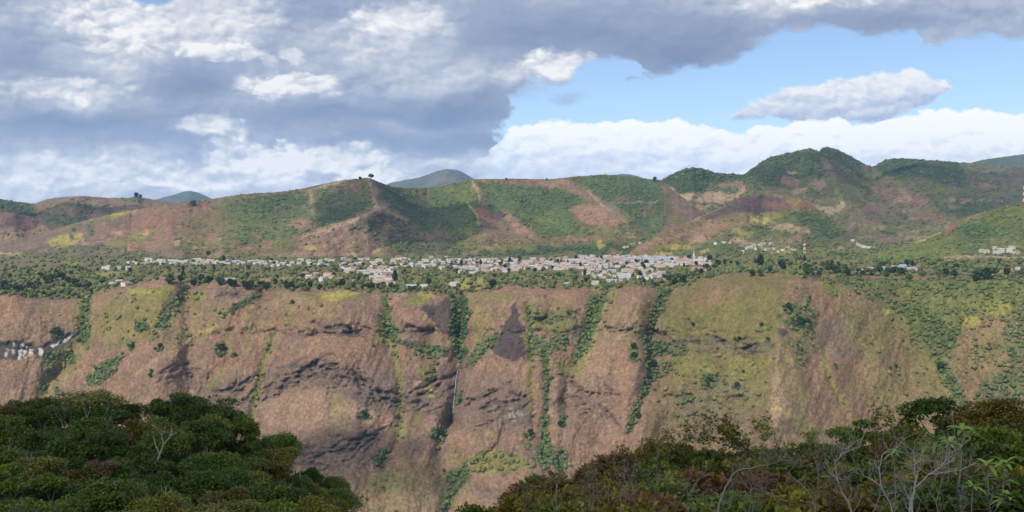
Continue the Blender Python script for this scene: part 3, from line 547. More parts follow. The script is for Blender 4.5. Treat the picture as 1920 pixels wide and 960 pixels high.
GULLY = [
    (15, 40, [(160, 545), (160, 600), (155, 640), (120, 690), (90, 720), (70, 780)]), (18, 28, [(350, 535), (320, 580), (300, 610), (262, 640)]), (6, 10, [(515, 620), (490, 690), (475, 760), (470, 820)]),
    (11, 26, [(722, 550), (725, 610), (728, 640), (745, 680), (750, 740), (752, 800), (745, 830), (715, 870)]), (15, 55, [(862, 545), (862, 600), (865, 650), (858, 700), (851, 745), (843, 790)]), (14, 30, [(843, 790), (825, 820), (822, 870), (840, 930), (830, 1050)]),
    (16, 34, [(1132, 540), (1112, 590), (1092, 640), (1075, 690), (1060, 760)]), (16, 42, [(1250, 540), (1228, 590), (1220, 640), (1222, 700), (1200, 750), (1185, 800), (1150, 900)]),
    (8, 12, [(990, 570), (995, 640), (997, 720), (998, 780)]), (9, 18, [(1022, 660), (1027, 760), (1020, 830), (1030, 900)]), (9, 14, [(1060, 690), (1062, 800), (1050, 880)]),
    (60, 45, [(1690, 530), (1705, 590), (1735, 650), (1775, 720), (1830, 800)]), (6, 8, [(1545, 650), (1555, 710), (1590, 790)]), (14, 14, [(905, 870), (940, 820), (946, 780)]), (20, 22, [(420, 690), (395, 720), (380, 800)]),
    (16, 20, [(1330, 690), (1320, 760), (1290, 840)]), (12, 12, [(620, 720), (632, 790)]), (25, 26, [(810, 640), (806, 700), (780, 790)]), (30, 26, [(1580, 560), (1620, 650), (1640, 800)]),
    (3, 7, [(1125, 760), (1160, 800)]), (3, 8, [(900, 862), (935, 830), (946, 790)]),
]
CREST = [
    (22, -22, [(1505, 590), (1545, 670), (1610, 790)]), (26, -24, [(1560, 560), (1620, 640), (1710, 760)]), (18, -14, [(1475, 640), (1500, 720), (1530, 800)]), (20, -16, [(1300, 600), (1280, 680), (1240, 780)]), (20, -14, [(1390, 560), (1370, 680), (1350, 800)]),
    (60, -48, [(1482, 518), (1468, 600), (1457, 680), (1447, 750), (1440, 820)]), (40, -26, [(1190, 540), (1160, 620), (1120, 720), (1100, 820)]), (40, -30, [(560, 548), (440, 580), (360, 635), (300, 695), (215, 745)]),
    (40, -22, [(245, 535), (200, 600), (188, 650)]), (50, -20, [(640, 545), (645, 650), (600, 760)]), (40, -18, [(925, 546), (900, 640), (905, 740)]), (40, -24, [(1345, 518), (1300, 620), (1270, 720)]),
    (60, -34, [(1850, 545), (1808, 630), (1850, 720), (1900, 820)]), (30, -16, [(790, 552), (785, 640), (790, 740)]), (26, -14, [(1080, 545), (1045, 640)]), (30, -18, [(60, 560), (40, 640)]), (26, -16, [(1466, 768), (1440, 830)]), (26, -12, [(1466, 768), (1500, 830)]),
]
ROCKY = [((600, 705, 110, 34), 1), ((715, 745, 60, 34), 1), ((800, 735, 60, 50), .7), ((930, 770, 70, 60), .6), ((430, 750, 50, 46), .7), ((340, 700, 60, 24), .5), ((640, 850, 90, 46), .9), ((1340, 645, 110, 22), .9), ((1195, 618, 50, 14), .8),
         ((640, 615, 60, 16), .6), ((1100, 750, 60, 60), .5), ((1330, 770, 100, 60), .5), ((60, 655, 90, 26), .4), ((1035, 600, 40, 24), .4), ((775, 618, 30, 12), .6), ((950, 640, 40, 40), .3)]


# broken rock ledges: short dark steps running along each outcrop
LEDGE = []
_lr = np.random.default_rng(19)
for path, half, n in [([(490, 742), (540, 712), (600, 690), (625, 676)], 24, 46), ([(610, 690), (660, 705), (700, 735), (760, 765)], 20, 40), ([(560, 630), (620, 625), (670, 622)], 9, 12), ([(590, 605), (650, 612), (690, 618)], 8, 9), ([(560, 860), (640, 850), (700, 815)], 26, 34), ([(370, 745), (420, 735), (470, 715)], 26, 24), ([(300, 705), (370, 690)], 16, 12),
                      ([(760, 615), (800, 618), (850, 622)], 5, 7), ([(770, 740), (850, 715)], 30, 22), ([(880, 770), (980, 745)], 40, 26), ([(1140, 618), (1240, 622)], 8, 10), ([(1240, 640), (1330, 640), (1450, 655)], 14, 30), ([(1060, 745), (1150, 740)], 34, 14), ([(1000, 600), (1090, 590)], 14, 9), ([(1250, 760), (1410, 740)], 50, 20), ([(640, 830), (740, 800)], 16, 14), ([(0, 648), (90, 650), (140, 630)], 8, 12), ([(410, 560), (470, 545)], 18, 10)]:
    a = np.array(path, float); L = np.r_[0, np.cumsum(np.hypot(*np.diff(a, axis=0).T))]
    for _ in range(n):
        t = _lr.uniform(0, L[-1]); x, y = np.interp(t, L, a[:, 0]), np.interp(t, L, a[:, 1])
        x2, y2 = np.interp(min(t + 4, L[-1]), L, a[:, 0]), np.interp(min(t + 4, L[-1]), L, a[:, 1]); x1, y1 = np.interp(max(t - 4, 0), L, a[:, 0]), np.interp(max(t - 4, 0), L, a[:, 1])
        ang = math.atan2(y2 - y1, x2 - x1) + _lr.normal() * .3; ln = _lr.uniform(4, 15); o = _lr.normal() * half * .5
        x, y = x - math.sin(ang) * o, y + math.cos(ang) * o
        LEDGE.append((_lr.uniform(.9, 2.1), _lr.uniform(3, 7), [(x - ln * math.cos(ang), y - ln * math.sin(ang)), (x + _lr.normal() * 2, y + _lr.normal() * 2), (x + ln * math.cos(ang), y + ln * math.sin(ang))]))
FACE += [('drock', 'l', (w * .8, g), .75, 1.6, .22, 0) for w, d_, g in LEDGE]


def canyon():
    xs = np.arange(-260, 2180.1, 1.6)
    nface, nplat = 330, 80
    r = np.linspace(0, 1, nface)
    rim0 = np.convolve(np.pad(RIM(xs), 4, 'edge'), np.ones(9) / 9, 'valid'); rim = RIM(xs) + (fbm(xs / 11, xs * 0, 4, 3, .6) - .5) * 8 + (fbm(xs / 60, xs * 0, 2, 4) - .5) * 8
    yrim = np.convolve(np.pad(YRIM(xs), 20, 'edge'), np.ones(41) / 41, 'valid')
    PX = np.repeat(xs[None], nface, 0)
    PY = 1090 + (rim[None] - 1090) * r[:, None]
    h = np.maximum(PY - rim0[None], 0)
    prof = .70 * h + 34 * (1 - np.exp(-h / 22.0)) + .0002 * h * h          # a soft brow, then steep, easing at the foot
    Y = yrim[None] - prof
    rel = .5 * relief(PX, PY, GULLY) + .62 * relief(PX, PY, CREST)
    rel += (fbm(PX / 46 + PY / 160, PY / 110, 4, 21) - .5) * 24 + (ridged(PX / 17 + PY / 70, PY / 60, 3, 31) - .5) * -3 + (fbm(PX / 7, PY / 6, 3, 41, .6) - .5) * 4.5
    rk = np.zeros(PX.shape)
    wx = PX + (fbm(PX / 20, PY / 14, 3, 5) - .5) * 30; wy = PY + (fbm(PX / 20, PY / 14, 3, 6) - .5) * 22
    for (cx, cy, rx, ry), s in ROCKY:
        rk = np.maximum(rk, s * sstep(1.15, .55, np.hypot((wx - cx) / rx, (wy - cy) / ry)))
    led = fbm(PX / 22 + PY / 30, PY / 9, 4, 61, .65); led2 = fbm(PX / 9, PY / 5, 3, 67, .6)
    rel += rk * ((sstep(.38, .62, led) - .5) * 3 + (sstep(.40, .6, led2) - .5) * 2 + (ridged(wx / 8, wy / 6, 3, 62) - .6) * -5)
    for w_, d_, g_ in LEDGE:
        x0_, x1_ = min(q[0] for q in g_) - 12, max(q[0] for q in g_) + 12; y0_, y1_ = min(q[1] for q in g_) - 12, max(q[1] for q in g_) + 12
        c0, c1 = np.searchsorted(xs, [x0_, x1_])
        if c1 <= c0: continue
        sub = (slice(None), slice(c0, c1)); m_ = (PY[sub] > y0_) & (PY[sub] < y1_)
        if m_.any():
            dd = seg_dist(PX[sub][m_], PY[sub][m_], g_); tmp = rel[sub]; tmp[m_] += d_ * np.exp(-(dd / (w_ + 1.2)) ** 2); rel[sub] = tmp
    bench = (sstep(612, 624, wy) - sstep(624, 660, wy)) * sstep(300, 420, PX) * sstep(1440, 1300, PX)
    rel += bench * 7
    rel *= sstep(-2, 34, h) * .85 + .15
    Y = Y + rel
    Pf = at(PX, PY, Y)
    # plateau: from the rim backwards at its own height
    k = np.linspace(0, 1, nplat + 1)[1:]
    Yp = Pf[-1, :, 1][None] + 6 + (4700 - Pf[-1, :, 1][None]) * (k[:, None] ** 1.7)
    zr = Pf[-1, :, 2][None]
    zflat = tab([(-300, -138), (200, -136), (400, -132), (700, -127), (1000, -126), (1300, -124), (1500, -112), (1700, -98), (1950, -88), (2200, -80)])(xs)[None]
    d = Yp - Pf[-1, :, 1][None]
    zp = zr + (zflat - zr) * sstep(0, 420, d) + (fbm(xs[None] / 60 + 0 * Yp, Yp / 300, 3, 81) - .5) * 8 * sstep(0, 300, d)
    zp = zp + sstep(3300, 4700, Yp) * 10
    sl = ((xs - 960) / F)[None]
    Pp = np.stack([sl * (Yp * CP - zp * SP), Yp, zp], -1)
    P = np.concatenate([Pf, Pp], 0)
    px, py = bearing(P)
    n = fbm(px / 60, py / 40, 4, 101); n2 = fbm(px / 9, py / 20, 4, 111, .6)
    base = np.array(C['brown'])[None, None] + (np.array(C['brown2']) - np.array(C['brown']))[None, None] * np.clip((n - .35) * 2.2, 0, 1)[..., None]
    base = base + (np.array(C['tan']) - base) * (np.clip((n2 - .52) * 2.2, 0, .5))[..., None]
    sp = sstep(.6, .8, fbm(px / 8, py / 7, 3, 121, .6))
    base = base + (np.array(C['olive']) - base) * (sp * .45)[..., None]
    sp2 = sstep(.55, .7, fbm(px / 24, py / 18, 3, 131, .6)) * sstep(.52, .6, fbm(px / 6, py / 5, 3, 141, .6))
    base = base + (np.array(C['lime']) - base) * (sp2 * .5)[..., None]
    rkf = np.concatenate([rk, np.zeros(Yp.shape)], 0)
    cr = sstep(.47, .62, fbm(px / 10, py / 7, 4, 67, .62)) * rkf
    base = base + (np.array(C['rock']) - base) * (cr * .62)[..., None]
    rg_ = ridged(px / 9 + py / 22 + 2 * fbm(px / 6, py / 5, 2, 66), py / 6, 4, 68)
    cr2 = sstep(.70, .82, rg_) * rkf * sstep(.42, .55, fbm(px / 14, py / 8, 3, 69))
    base = base + (np.array(C['drock']) - base) * (cr2 * .75)[..., None]
    ck = sstep(.76, .86, ridged(px / 26 + fbm(px / 9, py / 9, 3, 71), py / 30 + fbm(px / 9, py / 9, 3, 72), 4, 73)) * sstep(.45, .6, fbm(px / 50, py / 40, 2, 74))
    base = base + (np.array(C['rock']) - base) * (ck * .55)[..., None]
    fl = sstep(.66, .76, fbm(px / 5 + py / 40, py / 3.2, 3, 75, .6)) * sstep(.42, .56, fbm(px / 60, py / 40, 3, 76))
    base = base + (np.array(C['drock']) - base) * (fl * .6)[..., None]
    tf_ = sstep(.62, .72, fbm(px / 4.5, py / 4, 3, 77, .6)) * sstep(.44, .58, fbm(px / 50, py / 36, 3, 78))
    base = base + (np.array(C['green']) - base) * (tf_ * .5)[..., None]
    rgbf, tf = paint(px, py, base, FACE, 1)
    rgbp, tp = paint(px, py, np.broadcast_to(np.array(C['brown']), px.shape + (3,)), PLATEAU, 2, 4.0)
    isp = np.concatenate([np.zeros(Pf.shape[:2]), np.ones(Pp.shape[:2])], 0)
    ramp_ = np.concatenate([np.zeros(Pf.shape[:2]), sstep(0, 70, d)], 0)
    # the wooded strip of the plateau's near edge belongs to the face map where that map is wooded
    rgb = rgbf + (rgbp - rgbf) * ramp_[..., None]
    tree = tf * (1 - ramp_) + tp * ramp_
    area = np.zeros(px.shape)
    area[:-1] = np.clip(py[:-1] - py[1:], 0, 5) * 1.6
    fr = (px > -120) & (px < 2040) & (py < 1000)
    VEG.append(dict(P=P, w=tree * area * fr, kind=np.where(isp > 0, 1, 0), px=px, py=py, rgb=rgb))
    return sheet('canyon_slope', P, rgb, land_material('canyon_ground', 6.0, .75, 3.5))


def hill(name, x0, x1, ridge, basepy, ybase, yridge, rel_ops, base, ops, nz=(40, 12), rows=130, step=1.7, seed=0, bend=1.0, jag=2.0, fine=18.0, mat=None, tree_px=True, back=600):
    xs = np.arange(x0, x1 + .1, step)
    rg = tab(ridge)(xs) + (fbm(xs / 9, xs * 0 + seed, 3, seed + 7, .6) - .5) * jag * 2
    bp = tab(basepy)(xs) if not np.isscalar(basepy) else np.full(xs.shape, float(basepy))
    bp = np.maximum(bp, rg + 3)
    yb = tab(ybase)(xs) if not np.isscalar(ybase) else np.full(xs.shape, float(ybase))
    yr = tab(yridge)(xs) if not np.isscalar(yridge) else np.full(xs.shape, float(yridge))
    r = np.linspace(0, 1, rows)[:, None]
    PX = np.repeat(xs[None], rows, 0)
    PY = bp[None] + (rg - bp)[None] * r
    Y = yb[None] + (yr - yb)[None] * r ** bend
    rel = relief(PX, PY, rel_ops)
    rel += (fbm(PX / 75 + PY / 200, PY / 60, 4, seed + 21) - .5) * 2 * nz[0] + (fbm(PX / 17, PY / 14, 4, seed + 31, .6) - .5) * 2 * nz[1]
    Y = Y + rel
    P = at(PX, PY, Y)
    tail = []
    for j in range(1, 7):
        q = P[-1].copy(); sc = 1 + back * j / 6 / q[:, 1]
        q[:, 0] *= sc; q[:, 1] *= sc; q[:, 2] -= (j / 6) ** 1.3 * back * .55
        tail.append(q)
    P = np.concatenate([P, np.stack(tail)], 0)
    px = np.concatenate([PX, np.repeat(xs[None], 6, 0)]); py = np.concatenate([PY, np.repeat(rg[None], 6, 0)])
    n = fbm(px / 40, py / 24, 4, seed + 41)
    bb = np.array(C[base[0]])[None, None] + (np.array(C[base[1]]) - np.array(C[base[0]]))[None, None] * np.clip((n - .35) * 3, 0, 1)[..., None]
    rgb, tree = paint(px, py, bb, ops, seed + 3, 5.5, 1.7)
    area = np.zeros(px.shape); area[:rows - 1] = (py[:rows - 1] - py[1:rows]) * step
    fr = (px > -120) & (px < 2040)
    VEG.append(dict(P=P, w=tree * np.clip(area, 0, 9) * fr * (.12 + 1.5 * sstep(.42, .68, fbm(px / 13, py / 8, 4, seed + 61, .6))), kind=np.full(px.shape, 2), px=px, py=py, rgb=rgb))
    return sheet(name, P, rgb, mat or HILLMAT)


HILLMAT = land_material('hill_ground', 22.0, .45, 5.0)
FARMAT = land_material('mountain_ground', 60.0, .4, 12.0)
canyon()

def fields(seed, n, x0, x1, ytop, y1, kinds):
    """little cropped plots, hedges and tracks on the slopes"""
    r = np.random.default_rng(seed); out = []
    for i in range(n):
        x = r.uniform(x0, x1); y = r.uniform(ytop(x) + 14, y1); w, h, a = r.uniform(6, 20), r.uniform(2.5, 7), r.normal() * .25
        q = [(x + u * w * math.cos(a) - v * h * math.sin(a) + r.normal(), y + u * w * math.sin(a) * .6 + v * h + r.normal() * .6) for u, v in ((-1, -1), (1, -1), (1, 1), (-1, 1))]
        out.append((kinds[r.integers(len(kinds))], 'p', q, r.uniform(.4, .8), 1.4, .12, .03))
        if r.random() < .4: out.append(('dgreen', 'l', (1.0, [q[0], q[1]]), .6, 1.2, .3, .5))
        if r.random() < .22: out.append(('tan', 'l', (.8, [q[3], (q[2][0] + r.uniform(5, 30), q[2][1] + r.normal() * 4)]), .7, 1.0, .15, 0))
    return out


# main range behind the town
L1 = [
    ('brown2', 'p', [(-300, 480), (0, 455), (200, 405), (400, 370), (420, 480), (0, 495)], .7, 10, .3, .01), ('brown', 'p', [(160, 430), (300, 400), (400, 380), (400, 470), (180, 480)], .4, 14, .45, .02), ('red', 'p', [(250, 400), (400, 375), (380, 420), (250, 440)], .4, 16, .4, 0),
    ('yellow', 'p', [(88, 447), (115, 440), (150, 436), (158, 446), (140, 460), (105, 466), (88, 456)], .85, 4, .25, 0), ('yellow', 'e', (20, 482, 24, 8), .8, 4, .2, 0), ('yellow', 'l', (3, [(208, 404), (250, 396)]), .7, 3, .2, 0), ('lime', 'l', (4, [(110, 432), (160, 415), (210, 404)]), .6, 4, .3, 0),
    ('orange', 'p', [(237, 472), (243, 442), (270, 431), (283, 432), (272, 450), (247, 473)], .85, 4, .3, 0), ('orange', 'e', (218, 437, 9, 4), .8, 3, .2, 0), ('tan', 'p', [(200, 450), (215, 440), (225, 470), (205, 480)], .5, 5, .4, 0),
    ('green', 'p', [(40, 470), (180, 455), (330, 480), (330, 498), (30, 498)], .6, 6, .45, .6), ('green', 'e', (170, 430, 8, 16), .7, 4, .3, .5), ('dgreen', 'e', (361, 381, 8, 7), .95, 2, .1, .9), ('green', 'e', (370, 424, 12, 8), .8, 4, .3, .6), ('dgreen', 'e', (139, 430, 5, 4), .9, 2, .1, .7), ('dgreen', 'e', (133, 445, 4, 6), .8, 2, .1, .5), ('green', 'e', (178, 463, 10, 6), .8, 4, .3, .6), ('green', 'e', (335, 460, 12, 12), .7, 5, .4, .5),
    ('lime', 'p', [(360, 440), (420, 430), (420, 475), (350, 475)], .3, 8, .4, 0), ('tan', 'e', (430, 420, 12, 5), .6, 4, .3, 0),
    ('olive', 'p', [(330, 400), (420, 372), (480, 370), (480, 480), (340, 480)], .6, 30, .35, .1), ('green', 'p', [(440, 375), (540, 360), (600, 346), (690, 334), (702, 400), (570, 442), (500, 466), (450, 450)], .8, 18, .36, .62), ('green', 'p', [(400, 385), (450, 370), (470, 420), (430, 440)], .6, 16, .45, .4), ('dgreen', 'p', [(430, 375), (540, 362), (580, 365), (560, 400), (430, 395)], .6, 8, .4, .8), ('dgreen', 'p', [(560, 430), (620, 390), (690, 380), (660, 410), (570, 440)], .75, 6, .25, .85), ('lime', 'e', (480, 430, 50, 20), .35, 10, .5, .2), ('green', 'e', (460, 445, 12, 20), .6, 6, .3, .6),
    ('tan', 'l', (4, [(583, 362), (586, 385), (586, 400)]), .6, 4, .35, 0), ('brown', 'e', (568, 420, 26, 12), .75, 5, .4, .05), ('tan', 'l', (3, [(610, 348), (645, 338)]), .7, 3, .2, 0), ('brown', 'e', (660, 348, 18, 18), .65, 8, .4, .05), ('tan', 'l', (2, [(575, 360), (610, 350)]), .5, 2, .3, 0),
    ('dgreen', 'p', [(712, 340), (760, 354), (800, 378), (850, 400), (870, 430), (905, 470), (850, 465), (800, 440), (750, 405), (715, 380)], .85, 8, .22, .85), ('green', 'p', [(720, 345), (790, 352), (830, 380), (780, 372)], .5, 8, .4, .7),
    ('brown2', 'p', [(560, 445), (640, 425), (700, 400), (740, 410), (800, 435), (850, 475), (760, 482), (600, 482)], .8, 6, .3, .05), ('dgreen', 'p', [(650, 425), (700, 405), (750, 412), (800, 440), (870, 468), (880, 482), (740, 480), (690, 440)], .75, 8, .38, .75), ('brown', 'e', (725, 430, 10, 14), .55, 5, .35, 0), ('brown', 'p', [(570, 450), (640, 440), (660, 465), (580, 470)], .5, 6, .4, .05),
    ('tan', 'l', (5, [(692, 334), (704, 360), (702, 380), (712, 394)]), .75, 4, .15, 0), ('tan', 'l', (5, [(714, 388), (690, 402), (650, 417), (570, 444)]), .75, 4, .2, 0), ('tan', 'l', (4, [(716, 390), (738, 402), (762, 412)]), .6, 4, .2, 0), ('tan', 'p', [(700, 385), (722, 375), (735, 395), (710, 398)], .7, 5, .2, 0), ('brown', 'l', (5, [(790, 440), (810, 448)]), .6, 4, .2, 0), ('brown', 'e', (830, 438, 20, 10), .55, 6, .35, .05),
    ('green', 'p', [(790, 352), (850, 342), (886, 336), (902, 400), (905, 435), (860, 432), (820, 395)], .9, 8, .2, .55), ('lime', 'p', [(830, 350), (886, 338), (900, 380), (860, 380)], .45, 10, .45, .2), ('lime', 'e', (880, 435, 26, 10), .6, 8, .35, .2), ('lime', 'p', [(850, 450), (920, 440), (940, 470), (860, 475)], .45, 8, .45, .2),
    ('green', 'p', [(890, 340), (960, 346), (1050, 350), (1112, 384), (1072, 398), (1088, 430), (1140, 442), (1040, 452), (985, 432), (920, 392)], .92, 6, .15, .6), ('lime', 'p', [(960, 390), (1050, 400), (1080, 430), (1000, 430)], .4, 10, .45, .2), ('dgreen', 'p', [(1010, 355), (1080, 365), (1090, 390), (1040, 385)], .5, 8, .4, .7),
    ('red', 'l', (3, [(897, 338), (960, 340), (1000, 342)]), .7, 3, .3, .05), ('brown', 'p', [(1012, 340), (1060, 338), (1072, 348), (1040, 350), (1030, 356), (1015, 352)], .85, 3, .15, 0), ('tan', 'l', (2, [(887, 337), (896, 362), (904, 385)]), .8, 2, .15, 0), ('yellow', 'l', (1.8, [(878, 380), (892, 402), (900, 420)]), .8, 2, .15, 0),
    ('red', 'p', [(892, 392), (908, 390), (926, 408), (918, 418), (902, 408)], .85, 3, .2, .02), ('brown', 'p', [(935, 386), (945, 392), (972, 412), (1005, 438), (1010, 452), (985, 452), (960, 430), (950, 408)], .85, 4, .2, .02), ('brown', 'p', [(895, 418), (925, 415), (960, 440), (950, 455), (905, 440)], .55, 6, .4, .15),
    ('brown', 'p', [(1067, 393), (1098, 380), (1116, 384), (1146, 400), (1174, 414), (1165, 422), (1125, 424), (1088, 414)], .95, 3, .06, .02), ('tan', 'l', (3, [(1090, 344), (1130, 385), (1172, 412)]), .75, 3, .2, 0),
    ('green', 'p', [(1055, 333), (1130, 326), (1238, 338), (1248, 400), (1205, 425), (1150, 384), (1095, 350)], .95, 5, .12, .62), ('dgreen', 'p', [(1130, 360), (1235, 355), (1245, 400), (1190, 410)], .45, 10, .4, .7), ('tan', 'l', (1.6, [(1148, 380), (1190, 379), (1235, 380)]), .7, 2, .25, 0), ('lime', 'l', (5, [(1140, 382), (1180, 408)]), .5, 4, .3, .1), ('brown', 'e', (1215, 395, 16, 10), .5, 6, .4, .1), ('brown', 'e', (1165, 372, 20, 5), .5, 4, .4, .1),
    ('green', 'p', [(1160, 420), (1250, 400), (1260, 470), (1150, 470)], .7, 8, .3, .6), ('lime', 'e', (1130, 440, 50, 14), .5, 8, .45, .2),
    ('olive', 'p', [(880, 445), (1200, 440), (1200, 500), (880, 500)], .7, 8, .3, .25), ('tan', 'e', (1040, 462, 24, 4), .7, 3, .3, 0), ('brown', 'e', (1085, 447, 50, 5), .7, 4, .3, 0), ('brown', 'e', (930, 450, 60, 6), .5, 5, .45, .05), ('yellow', 'e', (930, 462, 40, 5), .35, 4, .4, 0), ('dgreen', 'p', [(955, 470), (1010, 460), (1090, 460), (1150, 455), (1185, 468), (1170, 492), (950, 492)], .92, 4, .15, .98),
    ('purple', 'e', (560, 470, 26, 7), .7, 4, .2, 0), ('brown', 'e', (600, 478, 40, 5), .7, 4, .3, .05), ('yellow', 'e', (582, 464, 14, 4), .7, 3, .3, 0), ('tan', 'e', (520, 478, 30, 5), .6, 4, .35, 0), ('yellow', 'e', (545, 482, 30, 4), .5, 3, .4, 0), ('olive', 'p', [(330, 460), (560, 455), (560, 500), (330, 500)], .5, 8, .4, .35), ('dgreen', 'p', [(850, 468), (960, 475), (960, 492), (830, 492)], .8, 5, .25, .8),
]
L1 += fields(1, 34, 330, 1240, lambda x: 425, 484, ['tan', 'brown', 'lime', 'olive', 'brown2', 'yellow']) + fields(2, 16, 0, 420, lambda x: 445 - .1 * x, 484, ['tan', 'brown', 'olive', 'lime'])
hill('hills', -260, 1330, [(-260, 474), (0, 455), (50, 444), (100, 431), (150, 416), (200, 403), (250, 394), (312, 383), (350, 377), (400, 372), (440, 366), (480, 362), (540, 358), (575, 352), (600, 346), (640, 338), (680, 334), (690, 333), (710, 341),
      (735, 350), (760, 353), (800, 352), (830, 348), (850, 343), (885, 336), (950, 335), (1030, 336), (1055, 334), (1075, 331), (1100, 329), (1130, 327), (1180, 330), (1225, 336), (1240, 338), (1270, 362), (1300, 385), (1330, 415)],
     496, 3850, [(-260, 4700), (400, 4750), (690, 4650), (800, 5000), (890, 4800), (1050, 5000), (1240, 5200), (1330, 5100)],
     [(60, -190, [(692, 333), (702, 370), (712, 390), (690, 402), (650, 416), (570, 444)]), (50, -150, [(712, 390), (745, 408), (800, 432), (850, 462)]), (45, -90, [(887, 336), (896, 365), (905, 400), (912, 440)]), (42, -110, [(1058, 334), (1100, 362), (1150, 400), (1185, 425)]),
      (40, -60, [(1000, 340), (960, 400), (1000, 445)]), (55, 130, [(845, 350), (805, 395), (850, 450)]), (45, 70, [(1010, 362), (1015, 420), (1050, 455)]), (50, 110, [(1238, 350), (1235, 410), (1215, 450)]), (45, -90, [(312, 383), (320, 430), (345, 480)]), (45, -70, [(480, 362), (440, 415), (420, 470)]),
      (32, 55, [(400, 375), (378, 470)]), (36, 60, [(565, 362), (520, 440)]), (36, 50, [(255, 405), (285, 480)]), (30, -50, [(200, 404), (190, 470)]), (30, -50, [(586, 355), (575, 430)]), (30, 50, [(640, 350), (625, 400)]), (26, 50, [(905, 350), (925, 400), (960, 440)]), (26, -40, [(90, 435), (60, 480)])],
     ('brown2', 'olive'), L1, nz=(55, 16), seed=200, jag=1.6)

# the low dark hill in front of the mountain
L2 = [
    ('olive', 'p', [(1180, 480), (1300, 410), (1500, 370), (1700, 480), (1700, 500), (1180, 500)], .5, 10, .3, .1), ('burnt', 'p', [(1310, 412), (1345, 390), (1400, 366), (1462, 368), (1490, 388), (1430, 402), (1385, 398), (1340, 410)], .9, 4, .2, .05), ('purple', 'e', (1420, 378, 40, 10), .7, 6, .3, .02),
    ('red', 'e', (1455, 384, 22, 7), .5, 4, .35, .02), ('red', 'p', [(1500, 372), (1530, 380), (1560, 390), (1520, 392), (1480, 388)], .6, 4, .3, 0), ('lime', 'e', (1442, 410, 32, 11), .65, 6, .35, .2), ('yellow', 'e', (1425, 418, 26, 5), .5, 4, .4, .1), ('brown', 'p', [(1280, 440), (1330, 412), (1400, 415), (1390, 440), (1300, 455)], .7, 6, .3, .05), ('tan', 'l', (2, [(1235, 434), (1300, 412), (1360, 385)]), .5, 2, .3, 0),
    ('brown', 'e', (1260, 450, 40, 8), .6, 5, .35, .05), ('tan', 'e', (1310, 450, 20, 7), .55, 4, .3, 0), ('yellow', 'e', (1272, 463, 24, 6), .7, 4, .3, .1), ('burnt', 'e', (1285, 447, 14, 4), .6, 3, .3, 0),
    ('green', 'p', [(1330, 450), (1370, 425), (1440, 420), (1480, 400), (1530, 390), (1600, 440), (1700, 480), (1700, 500), (1300, 500), (1250, 480)], .7, 8, .35, .65), ('dgreen', 'p', [(1480, 395), (1530, 400), (1600, 450), (1560, 450), (1500, 425)], .7, 6, .3, .7), ('tan', 'p', [(1440, 425), (1475, 418), (1520, 432), (1510, 437), (1450, 434)], .75, 3, .3, .05), ('dgreen', 'l', (3, [(1440, 430), (1500, 440), (1560, 445)]), .6, 3, .4, .6), ('brown', 'p', [(1465, 445), (1500, 450), (1490, 470), (1460, 465)], .5, 5, .4, .1), ('yellow', 'e', (1435, 466, 12, 5), .6, 3, .3, .1),
]
L2 += fields(3, 26, 1240, 1620, lambda x: 385 + abs(x - 1425) * .3, 486, ['tan', 'brown', 'lime', 'olive', 'yellow'])
hill('hills', 1165, 1720, [(1165, 488), (1190, 466), (1235, 437), (1262, 428), (1300, 412), (1350, 389), (1378, 374), (1400, 367), (1425, 364), (1460, 366), (1500, 372), (1530, 388), (1570, 420), (1600, 442), (1640, 460), (1720, 486)],
     500, 3700, [(1165, 3750), (1300, 4150), (1430, 4350), (1600, 4200), (1720, 3750)], [(40, -60, [(1425, 364), (1380, 420), (1330, 470)]), (36, -60, [(1500, 372), (1490, 430), (1480, 480)]), (30, 60, [(1455, 380), (1440, 440)]), (30, 45, [(1330, 405), (1290, 460)])],
     ('brown', 'olive'), L2, nz=(34, 12), seed=300, rows=100, jag=1.2)

